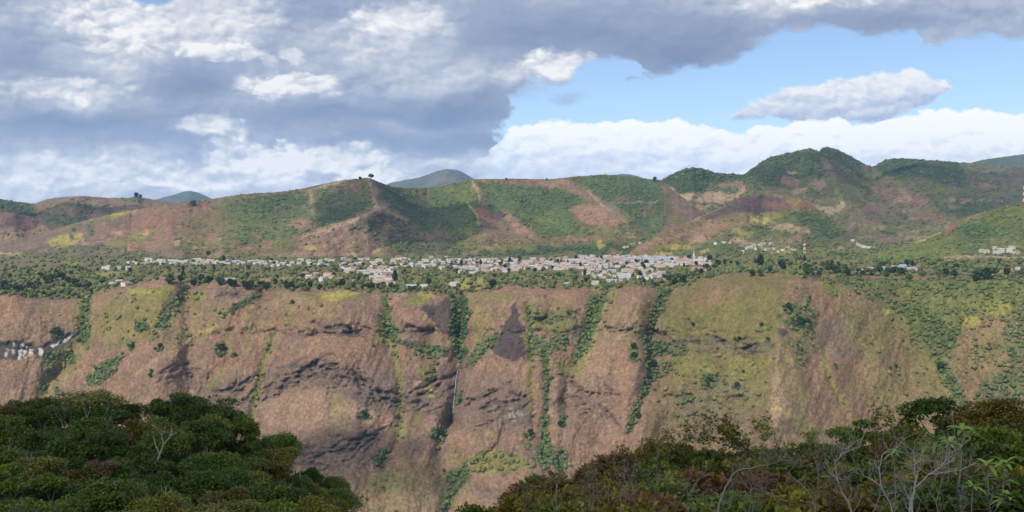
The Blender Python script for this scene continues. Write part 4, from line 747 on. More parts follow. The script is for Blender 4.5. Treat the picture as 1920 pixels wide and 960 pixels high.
# the mountain with the twin summit
L3 = [
    ('green', 'p', [(1150, 340), (1300, 310), (1450, 285), (1560, 270), (2200, 290), (2200, 500), (1150, 500)], .6, 8, .3, .4), ('dgreen', 'p', [(1150, 340), (1300, 310), (1450, 285), (1560, 270), (2200, 290), (2200, 500), (1150, 500)], .2, 8, .5, .3), ('olive', 'p', [(1400, 350), (1560, 320), (1900, 340), (1900, 470), (1400, 470)], .45, 20, .48, .1), ('tan', 'p', [(1560, 340), (1720, 340), (1800, 420), (1600, 440)], .35, 20, .6, .02),
    ('tan', 'p', [(1236, 344), (1262, 352), (1272, 364), (1300, 362), (1370, 358), (1392, 352), (1400, 338), (1412, 348), (1380, 372), (1345, 386), (1325, 388), (1285, 412), (1245, 408), (1250, 378)], .9, 3, .12, .02), ('brown', 'e', (1380, 345, 30, 12), .8, 4, .25, .02), ('brown', 'p', [(1240, 400), (1290, 385), (1345, 380), (1300, 410), (1250, 420)], .5, 6, .3, .03), ('green', 'l', (2.5, [(1248, 377), (1290, 380), (1345, 383)]), .8, 2, .3, .5), ('dgreen', 'e', (1265, 396, 10, 5), .85, 3, .2, .8), ('dgreen', 'e', (1370, 358, 14, 5), .8, 3, .3, .7),
    ('dgreen', 'p', [(1236, 342), (1260, 326), (1295, 312), (1340, 322), (1395, 326), (1400, 338), (1370, 342), (1318, 342), (1318, 360), (1270, 362), (1262, 350)], .92, 4, .1, .85),
    ('dgreen', 'p', [(1390, 330), (1440, 296), (1500, 281), (1548, 274), (1560, 296), (1530, 326), (1480, 345), (1430, 362), (1395, 352)], .75, 6, .28, .8), ('brown2', 'p', [(1536, 292), (1548, 298), (1562, 312), (1574, 326), (1556, 324), (1542, 308)], .85, 4, .2, 0), ('rock', 'l', (4, [(1448, 300), (1440, 320), (1444, 330)]), .6, 4, .4, 0), ('tan', 'e', (1483, 324, 8, 4), .9, 2, .1, 0),
    ('dgreen', 'p', [(1552, 276), (1590, 288), (1640, 314), (1620, 322), (1580, 308)], .85, 5, .2, .85), ('rock', 'e', (1620, 318, 10, 8), .6, 3, .4, .1), ('brown2', 'e', (1625, 312, 10, 6), .6, 3, .3, .1), ('dgreen', 'p', [(1640, 314), (1662, 299), (1700, 295), (1800, 303), (1812, 345), (1790, 352), (1730, 332), (1660, 328)], .85, 6, .22, .85),
    ('grey', 'p', [(1810, 300), (1960, 300), (1960, 380), (1840, 385), (1780, 365), (1830, 340)], .5, 30, .35, .2), ('brown2', 'p', [(1880, 320), (1940, 310), (1940, 350), (1900, 345)], .45, 8, .4, .05), ('brown', 'p', [(1630, 350), (1672, 352), (1735, 370), (1742, 390), (1702, 386), (1655, 372)], .75, 4, .3, .05), ('brown', 'e', (1660, 338, 20, 7), .7, 4, .3, .03), ('tan', 'p', [(1684, 350), (1700, 352), (1706, 372), (1690, 370)], .6, 4, .3, 0), ('tan', 'p', [(1484, 356), (1512, 352), (1515, 360), (1488, 364)], .9, 2, .1, 0),
    ('tan', 'e', (1535, 345, 14, 12), .55, 5, .3, .05), ('lime', 'p', [(1560, 350), (1615, 345), (1620, 370), (1570, 378)], .6, 5, .35, .1), ('brown', 'p', [(1608, 392), (1630, 380), (1660, 385), (1665, 397), (1612, 398)], .85, 3, .2, .02), ('tan', 'p', [(1560, 395), (1575, 378), (1590, 380), (1575, 398)], .8, 3, .2, 0), ('tan', 'e', (1782, 376, 12, 6), .7, 3, .3, 0), ('lime', 'p', [(1750, 345), (1800, 355), (1800, 368), (1755, 360)], .55, 5, .35, .1), ('red', 'p', [(1740, 400), (1775, 405), (1775, 412), (1745, 408)], .8, 3, .25, 0), ('brown', 'p', [(1690, 395), (1760, 410), (1768, 420), (1710, 410)], .6, 4, .35, .05),
    ('brown2', 'p', [(1400, 352), (1470, 350), (1530, 370), (1540, 395), (1480, 380)], .4, 10, .4, .1), ('brown', 'e', (1640, 412, 30, 7), .6, 4, .35, .05), ('lime', 'e', (1650, 428, 60, 8), .5, 5, .45, .15), ('tan', 'l', (1.5, [(1640, 426), (1720, 424)]), .7, 2, .3, 0), ('brown', 'e', (1600, 430, 40, 5), .5, 4, .4, .05), ('tan', 'e', (1710, 446, 30, 4), .5, 3, .4, .05), ('dgreen', 'e', (1670, 440, 16, 14), .8, 5, .3, .8), ('tan', 'e', (1630, 444, 20, 2), .7, 2, .2, 0), ('yellow', 'e', (1600, 385, 12, 4), .5, 3, .3, 0), ('dgreen', 'e', (1830, 385, 60, 22), .5, 12, .4, .5),
]
L3 += fields(4, 46, 1400, 1900, lambda x: 325, 468, ['tan', 'brown', 'brown2', 'lime', 'olive', 'brown'])
hill('mountain', 1160, 2180, [(1160, 350), (1235, 340), (1260, 326), (1280, 318), (1295, 314), (1320, 316), (1340, 323), (1395, 327), (1410, 316), (1425, 305), (1440, 296), (1455, 292), (1470, 289), (1500, 281), (1520, 278), (1530, 282), (1536, 284), (1542, 277), (1550, 275),
      (1565, 278), (1580, 285), (1595, 292), (1612, 303), (1635, 313), (1648, 306), (1662, 299), (1690, 296), (1740, 300), (1800, 304), (1830, 305), (1920, 314), (2180, 322)],
     484, 4650, [(1160, 5700), (1300, 5600), (1540, 6200), (1640, 6400), (1720, 6300), (2180, 6000)],
     [(60, -200, [(1400, 330), (1440, 350), (1500, 400)]), (45, -160, [(1545, 276), (1560, 320), (1580, 370), (1600, 420)]), (40, 90, [(1510, 300), (1520, 350)]), (60, 160, [(1640, 325), (1660, 380), (1690, 430)]), (50, -130, [(1690, 296), (1760, 350), (1800, 420)]), (50, 100, [(1850, 320), (1850, 400)]), (40, -100, [(1295, 314), (1300, 360), (1260, 430)]), (35, 70, [(1350, 340), (1320, 390)]), (30, -70, [(1450, 293), (1430, 330)]), (30, -60, [(1660, 340), (1640, 400)])],
     ('brown2', 'olive'), L3, nz=(70, 20), seed=400, jag=2.6)

# the green shoulder at the valley's other side
L4 = [
    ('green', 'p', [(1500, 520), (1700, 455), (1920, 370), (2200, 330), (2200, 520)], .75, 8, .28, .5), ('lime', 'p', [(1500, 520), (1700, 455), (1790, 440), (1800, 480), (1700, 500)], .6, 8, .35, .25), ('dgreen', 'e', (1830, 432, 32, 11), .8, 6, .3, .9), ('dgreen', 'e', (1880, 410, 30, 12), .5, 8, .4, .7), ('red', 'p', [(1766, 436), (1782, 425), (1802, 416), (1794, 432), (1776, 439)], .95, 2, .05, 0), ('brown', 'l', (2.5, [(1800, 415), (1815, 406), (1835, 400)]), .7, 2, .2, 0),
    ('yellow', 'l', (2.5, [(1700, 457), (1735, 446), (1762, 434)]), .8, 2, .15, 0), ('tan', 'l', (2.2, [(1768, 484), (1840, 481), (1940, 485)]), .9, 2, .1, 0), ('brown', 'e', (1880, 452, 30, 5), .45, 5, .4, .1), ('yellow', 'e', (1890, 464, 24, 4), .5, 3, .4, .05), ('lime', 'p', [(1840, 400), (1940, 380), (1940, 430), (1860, 420)], .4, 10, .45, .2), ('dgreen', 'p', [(1820, 495), (1950, 488), (1950, 500), (1830, 505)], .85, 4, .2, .9), ('green', 'e', (1640, 490, 60, 10), .5, 6, .4, .4),
]
hill('hills', 1530, 2180, [(1530, 500), (1600, 486), (1650, 473), (1700, 458), (1740, 444), (1765, 434), (1790, 421), (1815, 406), (1850, 395), (1880, 388), (1920, 379), (2000, 362), (2180, 345)],
     [(1530, 504), (1700, 512), (2180, 512)], [(1530, 2900), (1750, 2500), (2180, 2400)], [(1530, 3000), (1700, 3150), (1920, 3150), (2180, 3100)], [(40, -40, [(1850, 395), (1800, 450), (1760, 490)]), (40, 35, [(1880, 410), (1850, 470)])],
     ('olive', 'lime'), L4, nz=(22, 7), seed=500, rows=100, jag=1.2)

# ridges to the other side, farther off
L5 = [
    ('brown2', 'p', [(-300, 350), (330, 360), (420, 400), (420, 480), (-300, 480)], .6, 8, .3, .05), ('dgreen', 'p', [(-300, 360), (0, 370), (65, 382), (70, 410), (40, 408), (0, 398), (-300, 380)], .85, 5, .2, .8), ('green', 'p', [(65, 400), (110, 400), (150, 405), (130, 425), (90, 420)], .75, 6, .35, .6), ('dgreen', 'p', [(140, 388), (170, 380), (185, 398), (150, 402)], .7, 5, .35, .7), ('dgreen', 'p', [(180, 388), (200, 384), (220, 396), (190, 402)], .7, 5, .3, .7), ('green', 'p', [(225, 372), (270, 370), (270, 380), (230, 385)], .6, 5, .35, .5), ('tan', 'e', (172, 380, 12, 4), .7, 3, .3, 0), ('olive', 'e', (110, 385, 60, 10), .5, 8, .4, .15), ('green', 'e', (140, 412, 24, 8), .6, 5, .4, .5), ('dgreen', 'e', (256, 367, 5, 4), .9, 2, .1, 1),
]
hill('hills', -260, 430, [(-260, 366), (0, 373), (30, 378), (50, 380), (65, 382), (85, 375), (100, 371), (150, 367), (180, 369), (200, 371), (240, 371), (255, 368), (270, 371), (300, 376), (330, 381), (380, 390), (430, 405)],
     470, 5200, [(-260, 6100), (430, 6100)], [(40, -110, [(150, 368), (120, 430)]), (36, 80, [(65, 385), (95, 430)]), (30, 60, [(200, 378), (180, 420)]), (40, -80, [(250, 370), (260, 420)])], ('brown2', 'olive'), L5, nz=(50, 16), seed=600, rows=80, jag=1.6)
L5B = [('brown', 'p', [(-300, 390), (40, 398), (100, 440), (90, 470), (-300, 480)], .5, 8, .4, .02), ('purple', 'e', (40, 420, 50, 20), .35, 10, .4, .02), ('yellow', 'e', (12, 444, 10, 3), .5, 3, .3, 0), ('green', 'e', (50, 440, 40, 8), .4, 6, .45, .3)]
hill('hills', -260, 118, [(-260, 385), (0, 397), (30, 399), (60, 408), (85, 424), (100, 438), (118, 456)], 470, 4950, [(-260, 5400), (118, 5050)], [(30, -50, [(20, 398), (30, 450)]), (26, 40, [(60, 410), (60, 450)])], ('brown2', 'brown'), L5B, nz=(30, 10), seed=640, rows=60, jag=1.0)

# blue mountains on the skyline
FAR = [('dgreen', 'p', [(-400, 200), (2400, 200), (2400, 500), (-400, 500)], .6, 5, .3, 0)]
hill('mountain', 240, 470, [(240, 392), (290, 375), (310, 369), (330, 364), (343, 359), (357, 358), (372, 361), (385, 367), (397, 372), (430, 384), (470, 396)], 412, 17500, 18800, [(25, -300, [(357, 358), (350, 390)])], ('green', 'olive'), FAR, nz=(170, 60), seed=700, rows=40, jag=.5, mat=FARMAT, back=2500)
hill('mountain', 690, 970, [(690, 364), (715, 350), (735, 342), (760, 337), (785, 333), (805, 326), (822, 320), (838, 317), (852, 318), (862, 320), (875, 327), (888, 335), (930, 344), (970, 356)], 392, 15500, 17000, [(25, -260, [(842, 317), (820, 350)]), (25, -200, [(842, 317), (880, 350)])], ('green', 'brown2'), FAR[:0] + [('dgreen', 'p', [(690, 300), (970, 300), (970, 400), (690, 400)], .4, 5, .4, 0)], nz=(170, 60), seed=720, rows=50, jag=.7, mat=FARMAT, back=2500)
hill('mountain', 1120, 1250, [(1120, 338), (1142, 330), (1165, 326), (1180, 327), (1195, 330), (1215, 337), (1250, 346)], 360, 13500, 14500, [], ('green', 'olive'), FAR, nz=(60, 20), seed=740, rows=30, jag=.5, mat=FARMAT, back=2000)
hill('mountain', 1760, 2180, [(1760, 322), (1800, 312), (1825, 304), (1845, 299), (1880, 294), (1920, 289), (2000, 280), (2180, 268)], 345, 10500, 12000, [(40, -150, [(1880, 294), (1850, 330)])], ('green', 'brown2'), FAR, nz=(70, 25), seed=760, rows=50, jag=.9, mat=FARMAT, back=2000)


def haze():
    bm = bmesh.new()
    lo, hi = Vector((-13000, -900, -1200)), Vector((13000, 21800, 1250))
    bmesh.ops.create_cube(bm, size=1)
    for v in bm.verts:
        v.co = Vector([lo[i] + (v.co[i] + .5) * (hi[i] - lo[i]) for i in range(3)])
    me = bpy.data.meshes.new('haze'); bm.to_mesh(me); bm.free()
    m = bpy.data.materials.new('air'); m.use_nodes = True
    nt = m.node_tree; nt.nodes.clear()
    o = nt.nodes.new('ShaderNodeOutputMaterial'); v = nt.nodes.new('ShaderNodeVolumePrincipled')
    v.inputs['Color'].default_value = (.42, .68, 1.0, 1)
    v.inputs['Density'].default_value = HAZE
    v.inputs['Anisotropy'].default_value = .1
    nt.links.new(v.outputs[0], o.inputs['Volume'])
    me.materials.append(m)
    ob = bpy.data.objects.new('haze', me); COL.objects.link(ob)
    tag(ob, kind='stuff', label='pale blue air haze filling the canyon and hills')


HAZE = 2.8e-5
haze()

# ------------------------------------------------------------------ materials for things
def mat(name, rgb, rough=.8, var=.25, scale=2.0, spec=.2, transl=0.0, obj_var=0.0, attr=None):
    m = bpy.data.materials.new(name); m.use_nodes = True
    nt = m.node_tree; b = nt.nodes['Principled BSDF']
    tc = nt.nodes.new('ShaderNodeTexCoord'); n = nt.nodes.new('ShaderNodeTexNoise')
    nt.links.new(tc.outputs['Object'], n.inputs['Vector'])
    n.inputs['Scale'].default_value = scale; n.inputs['Detail'].default_value = 5
    k = (N(nt, n.outputs[0]) - .5) * (2 * var) + 1.0
    if obj_var:
        oi = nt.nodes.new('ShaderNodeObjectInfo')
        k = k * ((N(nt, oi.outputs['Random']) - .5) * (2 * obj_var) + 1.0)
    vm = nt.nodes.new('ShaderNodeVectorMath'); vm.operation = 'SCALE'
    if attr:
        a = nt.nodes.new('ShaderNodeAttribute'); a.attribute_name = attr
        nt.links.new(a.outputs['Color'], vm.inputs[0])
    else: vm.inputs[0].default_value = rgb
    nt.links.new(k.s, vm.inputs['Scale'])
    nt.links.new(vm.outputs[0], b.inputs['Base Color'])
    b.inputs['Roughness'].default_value = rough; b.inputs['Specular IOR Level'].default_value = spec
    if transl:
        t = nt.nodes.new('ShaderNodeBsdfTranslucent'); mx = nt.nodes.new('ShaderNodeMixShader')
        nt.links.new(vm.outputs[0], t.inputs[0]); mx.inputs[0].default_value = transl
        out = nt.nodes['Material Output']
        nt.links.new(b.outputs[0], mx.inputs[1]); nt.links.new(t.outputs[0], mx.inputs[2]); nt.links.new(mx.outputs[0], out.inputs['Surface'])
    return m


def mesh_np(name, V, Fc, material, cols=None, smooth=False):
    """triangles or quads from arrays"""
    V = np.asarray(V, np.float32); Fc = np.asarray(Fc, np.int32)
    me = bpy.data.meshes.new(name)
    me.vertices.add(len(V)); me.vertices.foreach_set('co', V.reshape(-1))
    k = Fc.shape[1]
    me.loops.add(Fc.size); me.loops.foreach_set('vertex_index', Fc.reshape(-1))
    me.polygons.add(len(Fc)); me.polygons.foreach_set('loop_start', np.arange(0, Fc.size, k, dtype=np.int32))
    if smooth: me.polygons.foreach_set('use_smooth', np.ones(len(Fc), bool))
    me.update(calc_edges=True)
    if cols is not None:
        a = me.color_attributes.new('tint', 'FLOAT_COLOR', 'POINT')
        c4 = np.ones((len(V), 4), np.float32); c4[:, :3] = cols
        a.data.foreach_set('color', c4.reshape(-1))
    me.materials.append(material)
    return me


def link(name, me, parent=None, loc=None, rz=0, sc=None):
    o = bpy.data.objects.new(name, me); COL.objects.link(o)
    if parent is not None: o.parent = parent
    if loc is not None: o.location = loc
    if rz: o.rotation_euler = (0, 0, rz)
    if sc is not None: o.scale = sc if not np.isscalar(sc) else (sc, sc, sc)
    return o


def ico(sub):
    bm = bmesh.new(); bmesh.ops.create_icosphere(bm, subdivisions=sub, radius=1)
    V = np.array([v.co for v in bm.verts]); Fc = np.array([[v.index for v in f.verts] for f in bm.faces])
    bm.free(); return V, Fc


ICO1, ICO2 = ico(1), ico(2)

# ------------------------------------------------------------------ trees too many to count: woods of the gullies, hills and plateau
def scatter(veg, per_px, radius, name, label, seed, kinds, cap, tone=1.0, gmix=.38):
    rng = np.random.default_rng(seed)
    w = (veg['w'] * np.isin(veg['kind'], kinds)).reshape(-1)
    n = min(cap, int(w.sum() / per_px))
    if n < 3: return None
    idx = rng.choice(len(w), n, p=w / w.sum())
    P = veg['P'].reshape(-1, 3)[idx]
    G = veg['rgb'].reshape(-1, 3)[idx]
    r = radius * np.clip(np.exp(rng.normal(0, .45, n)), .4, 1.75)
    V0, F0 = ICO1
    var = np.stack([V0 * (1 + .85 * (rng.random((len(V0), 1)) - .5)) * np.array([1, 1, .85]) + .16 * rng.normal(size=V0.shape) for _ in range(24)])
    pick = rng.integers(0, 24, n); ang = rng.random(n) * 6.283
    base = var[pick] * r[:, None, None]
    ca, sa = np.cos(ang)[:, None], np.sin(ang)[:, None]
    x, y = base[..., 0] * ca - base[..., 1] * sa, base[..., 0] * sa + base[..., 1] * ca
    V = np.stack([x + P[:, None, 0] + rng.normal(0, .6, (n, 1)) * radius * .4, y + P[:, None, 1], base[..., 2] + P[:, None, 2] + .55 * r[:, None]], -1)
    Fc = (F0[None] + (np.arange(n) * len(V0))[:, None, None]).reshape(-1, 3)
    pal = np.array([(.034, .062, .024), (.055, .09, .03), (.082, .118, .034), (.13, .15, .04), (.07, .085, .045)])
    c = pal[rng.choice(5, n, p=[.26, .3, .22, .12, .1])] * (.8 + .45 * rng.random((n, 1)))
    c = (c * (1 - gmix) + G * gmix) * tone
    cc = np.repeat(c[:, None], len(V0), 1) * (.85 + .3 * rng.random((n, len(V0), 1)))
    o = link(name, mesh_np(name, V.reshape(-1, 3), Fc, WOODMAT, cc.reshape(-1, 3)))
    return tag(o, label, None, None, 'stuff')


def town_gaps():
    """fewer trees between the closely built houses"""
    v = VEG[0]; px, py = v['px'], v['py']
    for x0, x1, y0, y1, k in [(240, 560, 488, 499, .75), (560, 860, 486, 520, .85), (860, 1110, 485, 512, .42), (1090, 1340, 480, 504, .32), (1100, 1250, 500, 530, .5), (700, 745, 500, 538, .2)]:
        m = (px > x0) & (px < x1) & (py > y0) & (py < y1) & (v['kind'] == 1)
        v['w'][m] *= k


WOODMAT = mat('far_foliage', (.06, .09, .03), .9, .35, .5, .1, attr='tint')
scatter(VEG[0], 15, 2.5, 'woodland', 'trees and scrub filling the canyon gullies', 1, [0], 9000, 1.25)
town_gaps()
scatter(VEG[0], 6.5, 3.5, 'treetops', 'mixed trees growing all over the plateau', 2, [1], 6500, 1.2, .14)
names = ['woodland'] * 20
for i, v in enumerate(VEG[1:7]):
    scatter(v, 8.0, [3.0, 2.9, 3.9, 2.3, 4.4, 4.2][i], 'woodland', ['scrub and forest on the long range behind the town', 'scrub on the dark low hill below the mountain', 'forest on the twin-topped mountain',
            'green scrub on the near shoulder across the valley', 'woods on the distant brown ridge', 'scrub on the small brown knoll'][i], 10 + i, [2], 9000, 1.55)

# ------------------------------------------------------------------ finding the ground
def ground(px, py, sheet_i=0, lowest=0):
    v = VEG[sheet_i]
    X, Y = v['px'], v['py']
    c = int(np.clip(np.searchsorted(X[X.shape[0] // 3], px), 1, X.shape[1] - 2))
    col = Y[:, c]
    k = np.argmax(col <= py)
    if col[k] > py: k = len(col) - 8
    k = max(k, 1)
    t = np.clip((col[k - 1] - py) / max(col[k - 1] - col[k], 1e-6), 0, 1)
    return v['P'][k - 1, c] * (1 - t) + v['P'][k, c] * t


# ------------------------------------------------------------------ trees one can tell apart on the plateau and the slopes
def crown_far(rng, lobes, flat, spread, pal):
    """leafy crown of unit size: clumps of leaf sprays on overlapping lobes"""
    V, Fc, Cc, off = [], [], [], 0
    for i in range(lobes):
        a, d = rng.random() * 6.283, (spread * rng.random() ** .6 if i else 0)
        rr = (.7 if i == 0 else .36 + .28 * rng.random())
        c = np.array([math.cos(a) * d, math.sin(a) * d, (rng.random() - .4) * .8 * flat])
        n = int(260 * rr)
        q = rng.normal(size=(n, 3)); q /= np.linalg.norm(q, axis=1, keepdims=True)
        P = c + q * rr * np.array([1, 1, flat]) * (.45 + .6 * rng.random((n, 1)) ** .5)
        u = q + .9 * rng.normal(size=(n, 3)); u /= np.linalg.norm(u, axis=1, keepdims=True)
        w = np.cross(u, rng.normal(size=(n, 3))); w /= np.linalg.norm(w, axis=1, keepdims=True)
        L = (.13 + .13 * rng.random((n, 1)))
        q4 = np.stack([P - u * L, P + w * L * .8, P + u * L, P - w * L * .8], 1)
        V.append(q4.reshape(-1, 3)); Fc.append(np.arange(n * 4).reshape(-1, 4) + off); off += n * 4
        Cc.append(np.repeat(np.array(pal) * (.65 + .7 * rng.random((n, 1))), 4, 0))
    return np.concatenate(V), np.concatenate(Fc), np.concatenate(Cc)


FARLEAF = mat('tree_foliage', (.06, .09, .03), .9, .4, 1.5, .12, attr='tint', obj_var=.18)
BARKMAT = mat('bark', (.16, .13, .10), .9, .3, 3.0)


def trunk_far():
    V, Fc = [], []
    for i, (z, r) in enumerate([(-.6, .10), (.0, .085), (.5, .07), (.95, .03)]):
        for k in range(6): V.append((r * math.cos(k * math.pi / 3) + .03 * z, r * math.sin(k * math.pi / 3), z))
    for i in range(3):
        for k in range(6): Fc.append((i * 6 + k, i * 6 + (k + 1) % 6, (i + 1) * 6 + (k + 1) % 6, (i + 1) * 6 + k))
    return mesh_np('trunk', V, Fc, BARKMAT)


TRUNKF = trunk_far()
FAR_KIND = {}
_r = np.random.default_rng(5)
for key, pal, lobes, flat, spread in [('dark round', (.04, .072, .028), 5, .9, .5), ('mid green bushy', (.075, .115, .036), 6, .8, .65), ('bright yellow-green', (.19, .21, .045), 5, .7, .6), ('tall dark narrow', (.036, .062, .028), 4, 1.7, .25), ('broad grey-green', (.11, .125, .07), 7, .6, .8)]:
    L = []
    for k in range(3):
        v, f, c = crown_far(_r, lobes, flat, spread, pal)
        L.append(mesh_np('crown', v, f, FARLEAF, c))
    FAR_KIND[key] = L

ZONES = [(190, 'beside the wooded gully above the white cliff'), (420, 'below the orange landslip scar'), (560, 'below the long wooded slope'), (690, 'above the yellow grass of the rim'), (800, 'around the stacked pink houses'), (900, 'near the head of the deepest gully'),
         (1010, 'above the burnt triangle'), (1130, 'in front of the dark wood'), (1255, 'in the crowded town centre'), (1345, 'around the white church'), (1480, 'above the smooth green dome'), (1600, 'near the red and white mast'), (1780, 'above the wooded side valley'), (2400, 'along the pale track under the green shoulder')]


def zone(px):
    for x, t in ZONES:
        if px < x: return t


def far_tree(P, r, key, px, what='tree', place=None):
    root = bpy.data.objects.new(what, None); COL.objects.link(root)
    h = r * 1.15
    root.location = P
    rz = random.random() * 6.28
    link('crown', random.choice(FAR_KIND[key]), root, (0, 0, h), rz, r)
    link('trunk', TRUNKF, root, (0, 0, 0), rz, (r * 1.3, r * 1.3, h))
    lab = f'{key} tree {place or zone(px)}'
    return tag(root, lab, 'tree', key + ' trees ' + (place or zone(px)))


rngt = np.random.default_rng(77)
w = (VEG[0]['w'] * (VEG[0]['kind'] == 1) * (VEG[0]['px'] > -20) * (VEG[0]['px'] < 1940) * (VEG[0]['py'] > 486)).reshape(-1)
w = w * VEG[0]['P'][..., 1].reshape(-1) ** -1.0
for i in rngt.choice(len(w), 180, replace=False, p=w / w.sum()):
    px = VEG[0]['px'].reshape(-1)[i]
    key = rngt.choice(['dark round', 'mid green bushy', 'bright yellow-green', 'tall dark narrow', 'broad grey-green'], p=[.33, .3, .08, .12, .17])
    far_tree(VEG[0]['P'].reshape(-1, 3)[i], rngt.uniform(3.6, 6.6), key, px)
for x0, x1, f, n, r0, r1 in [(-10, 165, lambda x: 538 + 10 * math.sin(x / 23), 16, 7, 10), (300, 500, lambda x: 527 + (x - 300) * .06, 12, 6, 9), (560, 715, lambda x: 541, 10, 5, 8), (1245, 1345, lambda x: 540 - (x - 1245) * .36, 9, 6, 9), (1500, 1700, lambda x: 514 + (x - 1500) * .02, 14, 6, 10), (1700, 1920, lambda x: 520, 10, 6, 9)]:
    for i in range(n):
        x = x0 + (x1 - x0) * (i + rngt.random()) / n
        far_tree(ground(x, f(x) + rngt.normal() * 3), rngt.uniform(r0, r1), rngt.choice(['dark round', 'mid green bushy', 'broad grey-green'], p=[.5, .25, .25]), x, place='by the rim ' + zone(x))
for i in range(26):
    x = rngt.uniform(880, 1330)
    far_tree(ground(x, rngt.uniform(486, 506)), rngt.uniform(4.5, 7), rngt.choice(['dark round', 'tall dark narrow', 'mid green bushy']), x, place='between the roofs ' + zone(x))
NAMED = [(924, 541, 9.5, 'dark round', 'at the canyon rim beside the yellow field'), (361, 386, 12, 'dark round', None), (391, 482, 11, 'dark round', 'overtopping the long row of white houses'), (420, 494, 9, 'tall dark narrow', 'standing among the long row of white houses'), (740, 526, 8, 'tall dark narrow', 'beside the stacked pink houses'),
         (500, 546, 9, 'dark round', 'at the edge above the long diagonal spur'), (545, 542, 8, 'dark round', 'at the edge above the long diagonal spur'), (1211, 496, 8, 'dark round', 'alone among the roofs of the town centre'), (1260, 491, 6, 'dark round', 'alone among the roofs of the town centre'), (1292, 487, 8, 'dark round', 'touching the church tower'), (1330, 490, 11, 'dark round', 'behind the church nave'),
         (1345, 500, 10, 'dark round', 'behind the church nave'), (1200, 522, 7, 'tall dark narrow', 'between the white houses above the rounded spur'), (1410, 518, 6, 'dark round', 'on top of the smooth green dome'), (1425, 518, 6, 'mid green bushy', 'on top of the smooth green dome'), (1500, 490, 11, 'bright yellow-green', 'below the red and white mast'), (1480, 500, 10, 'bright yellow-green', 'below the red and white mast'), (1545, 505, 10, 'mid green bushy', 'below the red and white mast'),
         (1425, 500, 12, 'tall dark narrow', 'above the smooth green dome'), (1465, 505, 11, 'dark round', 'above the smooth green dome'), (1848, 525, 12, 'dark round', 'on the rim beside the brown mound'), (1830, 527, 9, 'dark round', 'on the rim beside the brown mound')]
for px, py, r, key, place in NAMED:
    if place is None:
        far_tree(ground(px, py, 1), r, key, px, place='alone on the bare brown ridge')
    else: far_tree(ground(px, py), r, key, px, place=place)
for px, py, r in [(415, 658, 7), (438, 669, 4), (300, 654, 5), (247, 654, 5), (682, 782, 6), (993, 818, 6), (1381, 728, 5), (1763, 694, 7), (1188, 655, 6), (1188, 672, 6), (105, 630, 8), (283, 700, 4), (282, 708, 4), (822, 820, 8), (1478, 584, 7), (1500, 612, 8), (1514, 610, 6), (1517, 562, 4), (1330, 722, 7), (1344, 706, 4),
                  (547, 570, 4), (1050, 800, 5), (862, 757, 5), (1440, 640, 4), (1380, 640, 4), (1425, 613, 4), (1567, 690, 4), (1680, 690, 4), (700, 652, 3), (350, 820, 4), (390, 748, 3), (1392, 700, 3), (1300, 612, 4), (1225, 690, 7), (1215, 712, 6), (1195, 785, 6)]:
    dk = 'dark round' if r > 4 else 'mid green bushy'
    band = 'high' if py < 640 else ('halfway' if py < 740 else 'low')
    side = 'west of the deepest gully' if px < 855 else ('near the burnt triangle' if px < 1240 else 'below the green dome' if px < 1460 else 'past the sharp brown spur')
    far_tree(ground(px, py), r, dk, px, 'slope_tree', f'{band} on the canyon side {side}')
# trees on the skyline
for px, py, r, shi, place in [(695, 334, 11, 1, 'alone on top of the highest brown spur'), (255, 369, 14, 5, 'on the distant brown ridge'), (262, 370, 11, 5, 'on the distant brown ridge'), (947, 336, 5, 1, 'on the flat ridge top'), (1025, 337, 5, 1, 'on the flat ridge top'), (1227, 338, 10, 1, 'at the corner of the ridge wood'), (674, 336, 7, 1, 'beside the top of the highest brown spur')]:
    far_tree(ground(px, py + 1.5, shi), r, 'dark round' if px != 695 else 'broad grey-green', px, 'ridge_tree', place)

# ------------------------------------------------------------------ the town
WALLS = {'white': (.60, .57, .515), 'cream': (.66, .57, .44), 'pink': (.60, .42, .36), 'tan': (.50, .37, .27), 'grey': (.45, .44, .42), 'orange': (.55, .32, .2), 'blue': (.28, .42, .55)}
ROOFS = {'grey': (.42, .41, .41), 'pale': (.46, .43, .40), 'rust': (.36, .24, .2), 'terracotta': (.42, .26, .2), 'bluish': (.34, .38, .45), 'red': (.45, .1, .06), 'magenta': (.45, .12, .24), 'blue': (.25, .42, .58)}
WM = {k: mat(k + '_wall', v, .85, .12, .4) for k, v in WALLS.items()}
RM = {k: mat(k + '_roof', v, .6, .22, .5) for k, v in ROOFS.items()}
DARK = mat('dark_opening', (.035, .035, .04), .4, .2, 1.0)
HCACHE = {}


def box_vf(x0, y0, z0, x1, y1, z1, V, Fc):
    b = len(V)
    V += [(x0, y0, z0), (x1, y0, z0), (x1, y1, z0), (x0, y1, z0), (x0, y0, z1), (x1, y0, z1), (x1, y1, z1), (x0, y1, z1)]
    Fc += [(b, b + 3, b + 2, b + 1), (b + 4, b + 5, b + 6, b + 7), (b, b + 1, b + 5, b + 4), (b + 1, b + 2, b + 6, b + 5), (b + 2, b + 3, b + 7, b + 6), (b + 3, b, b + 4, b + 7)]


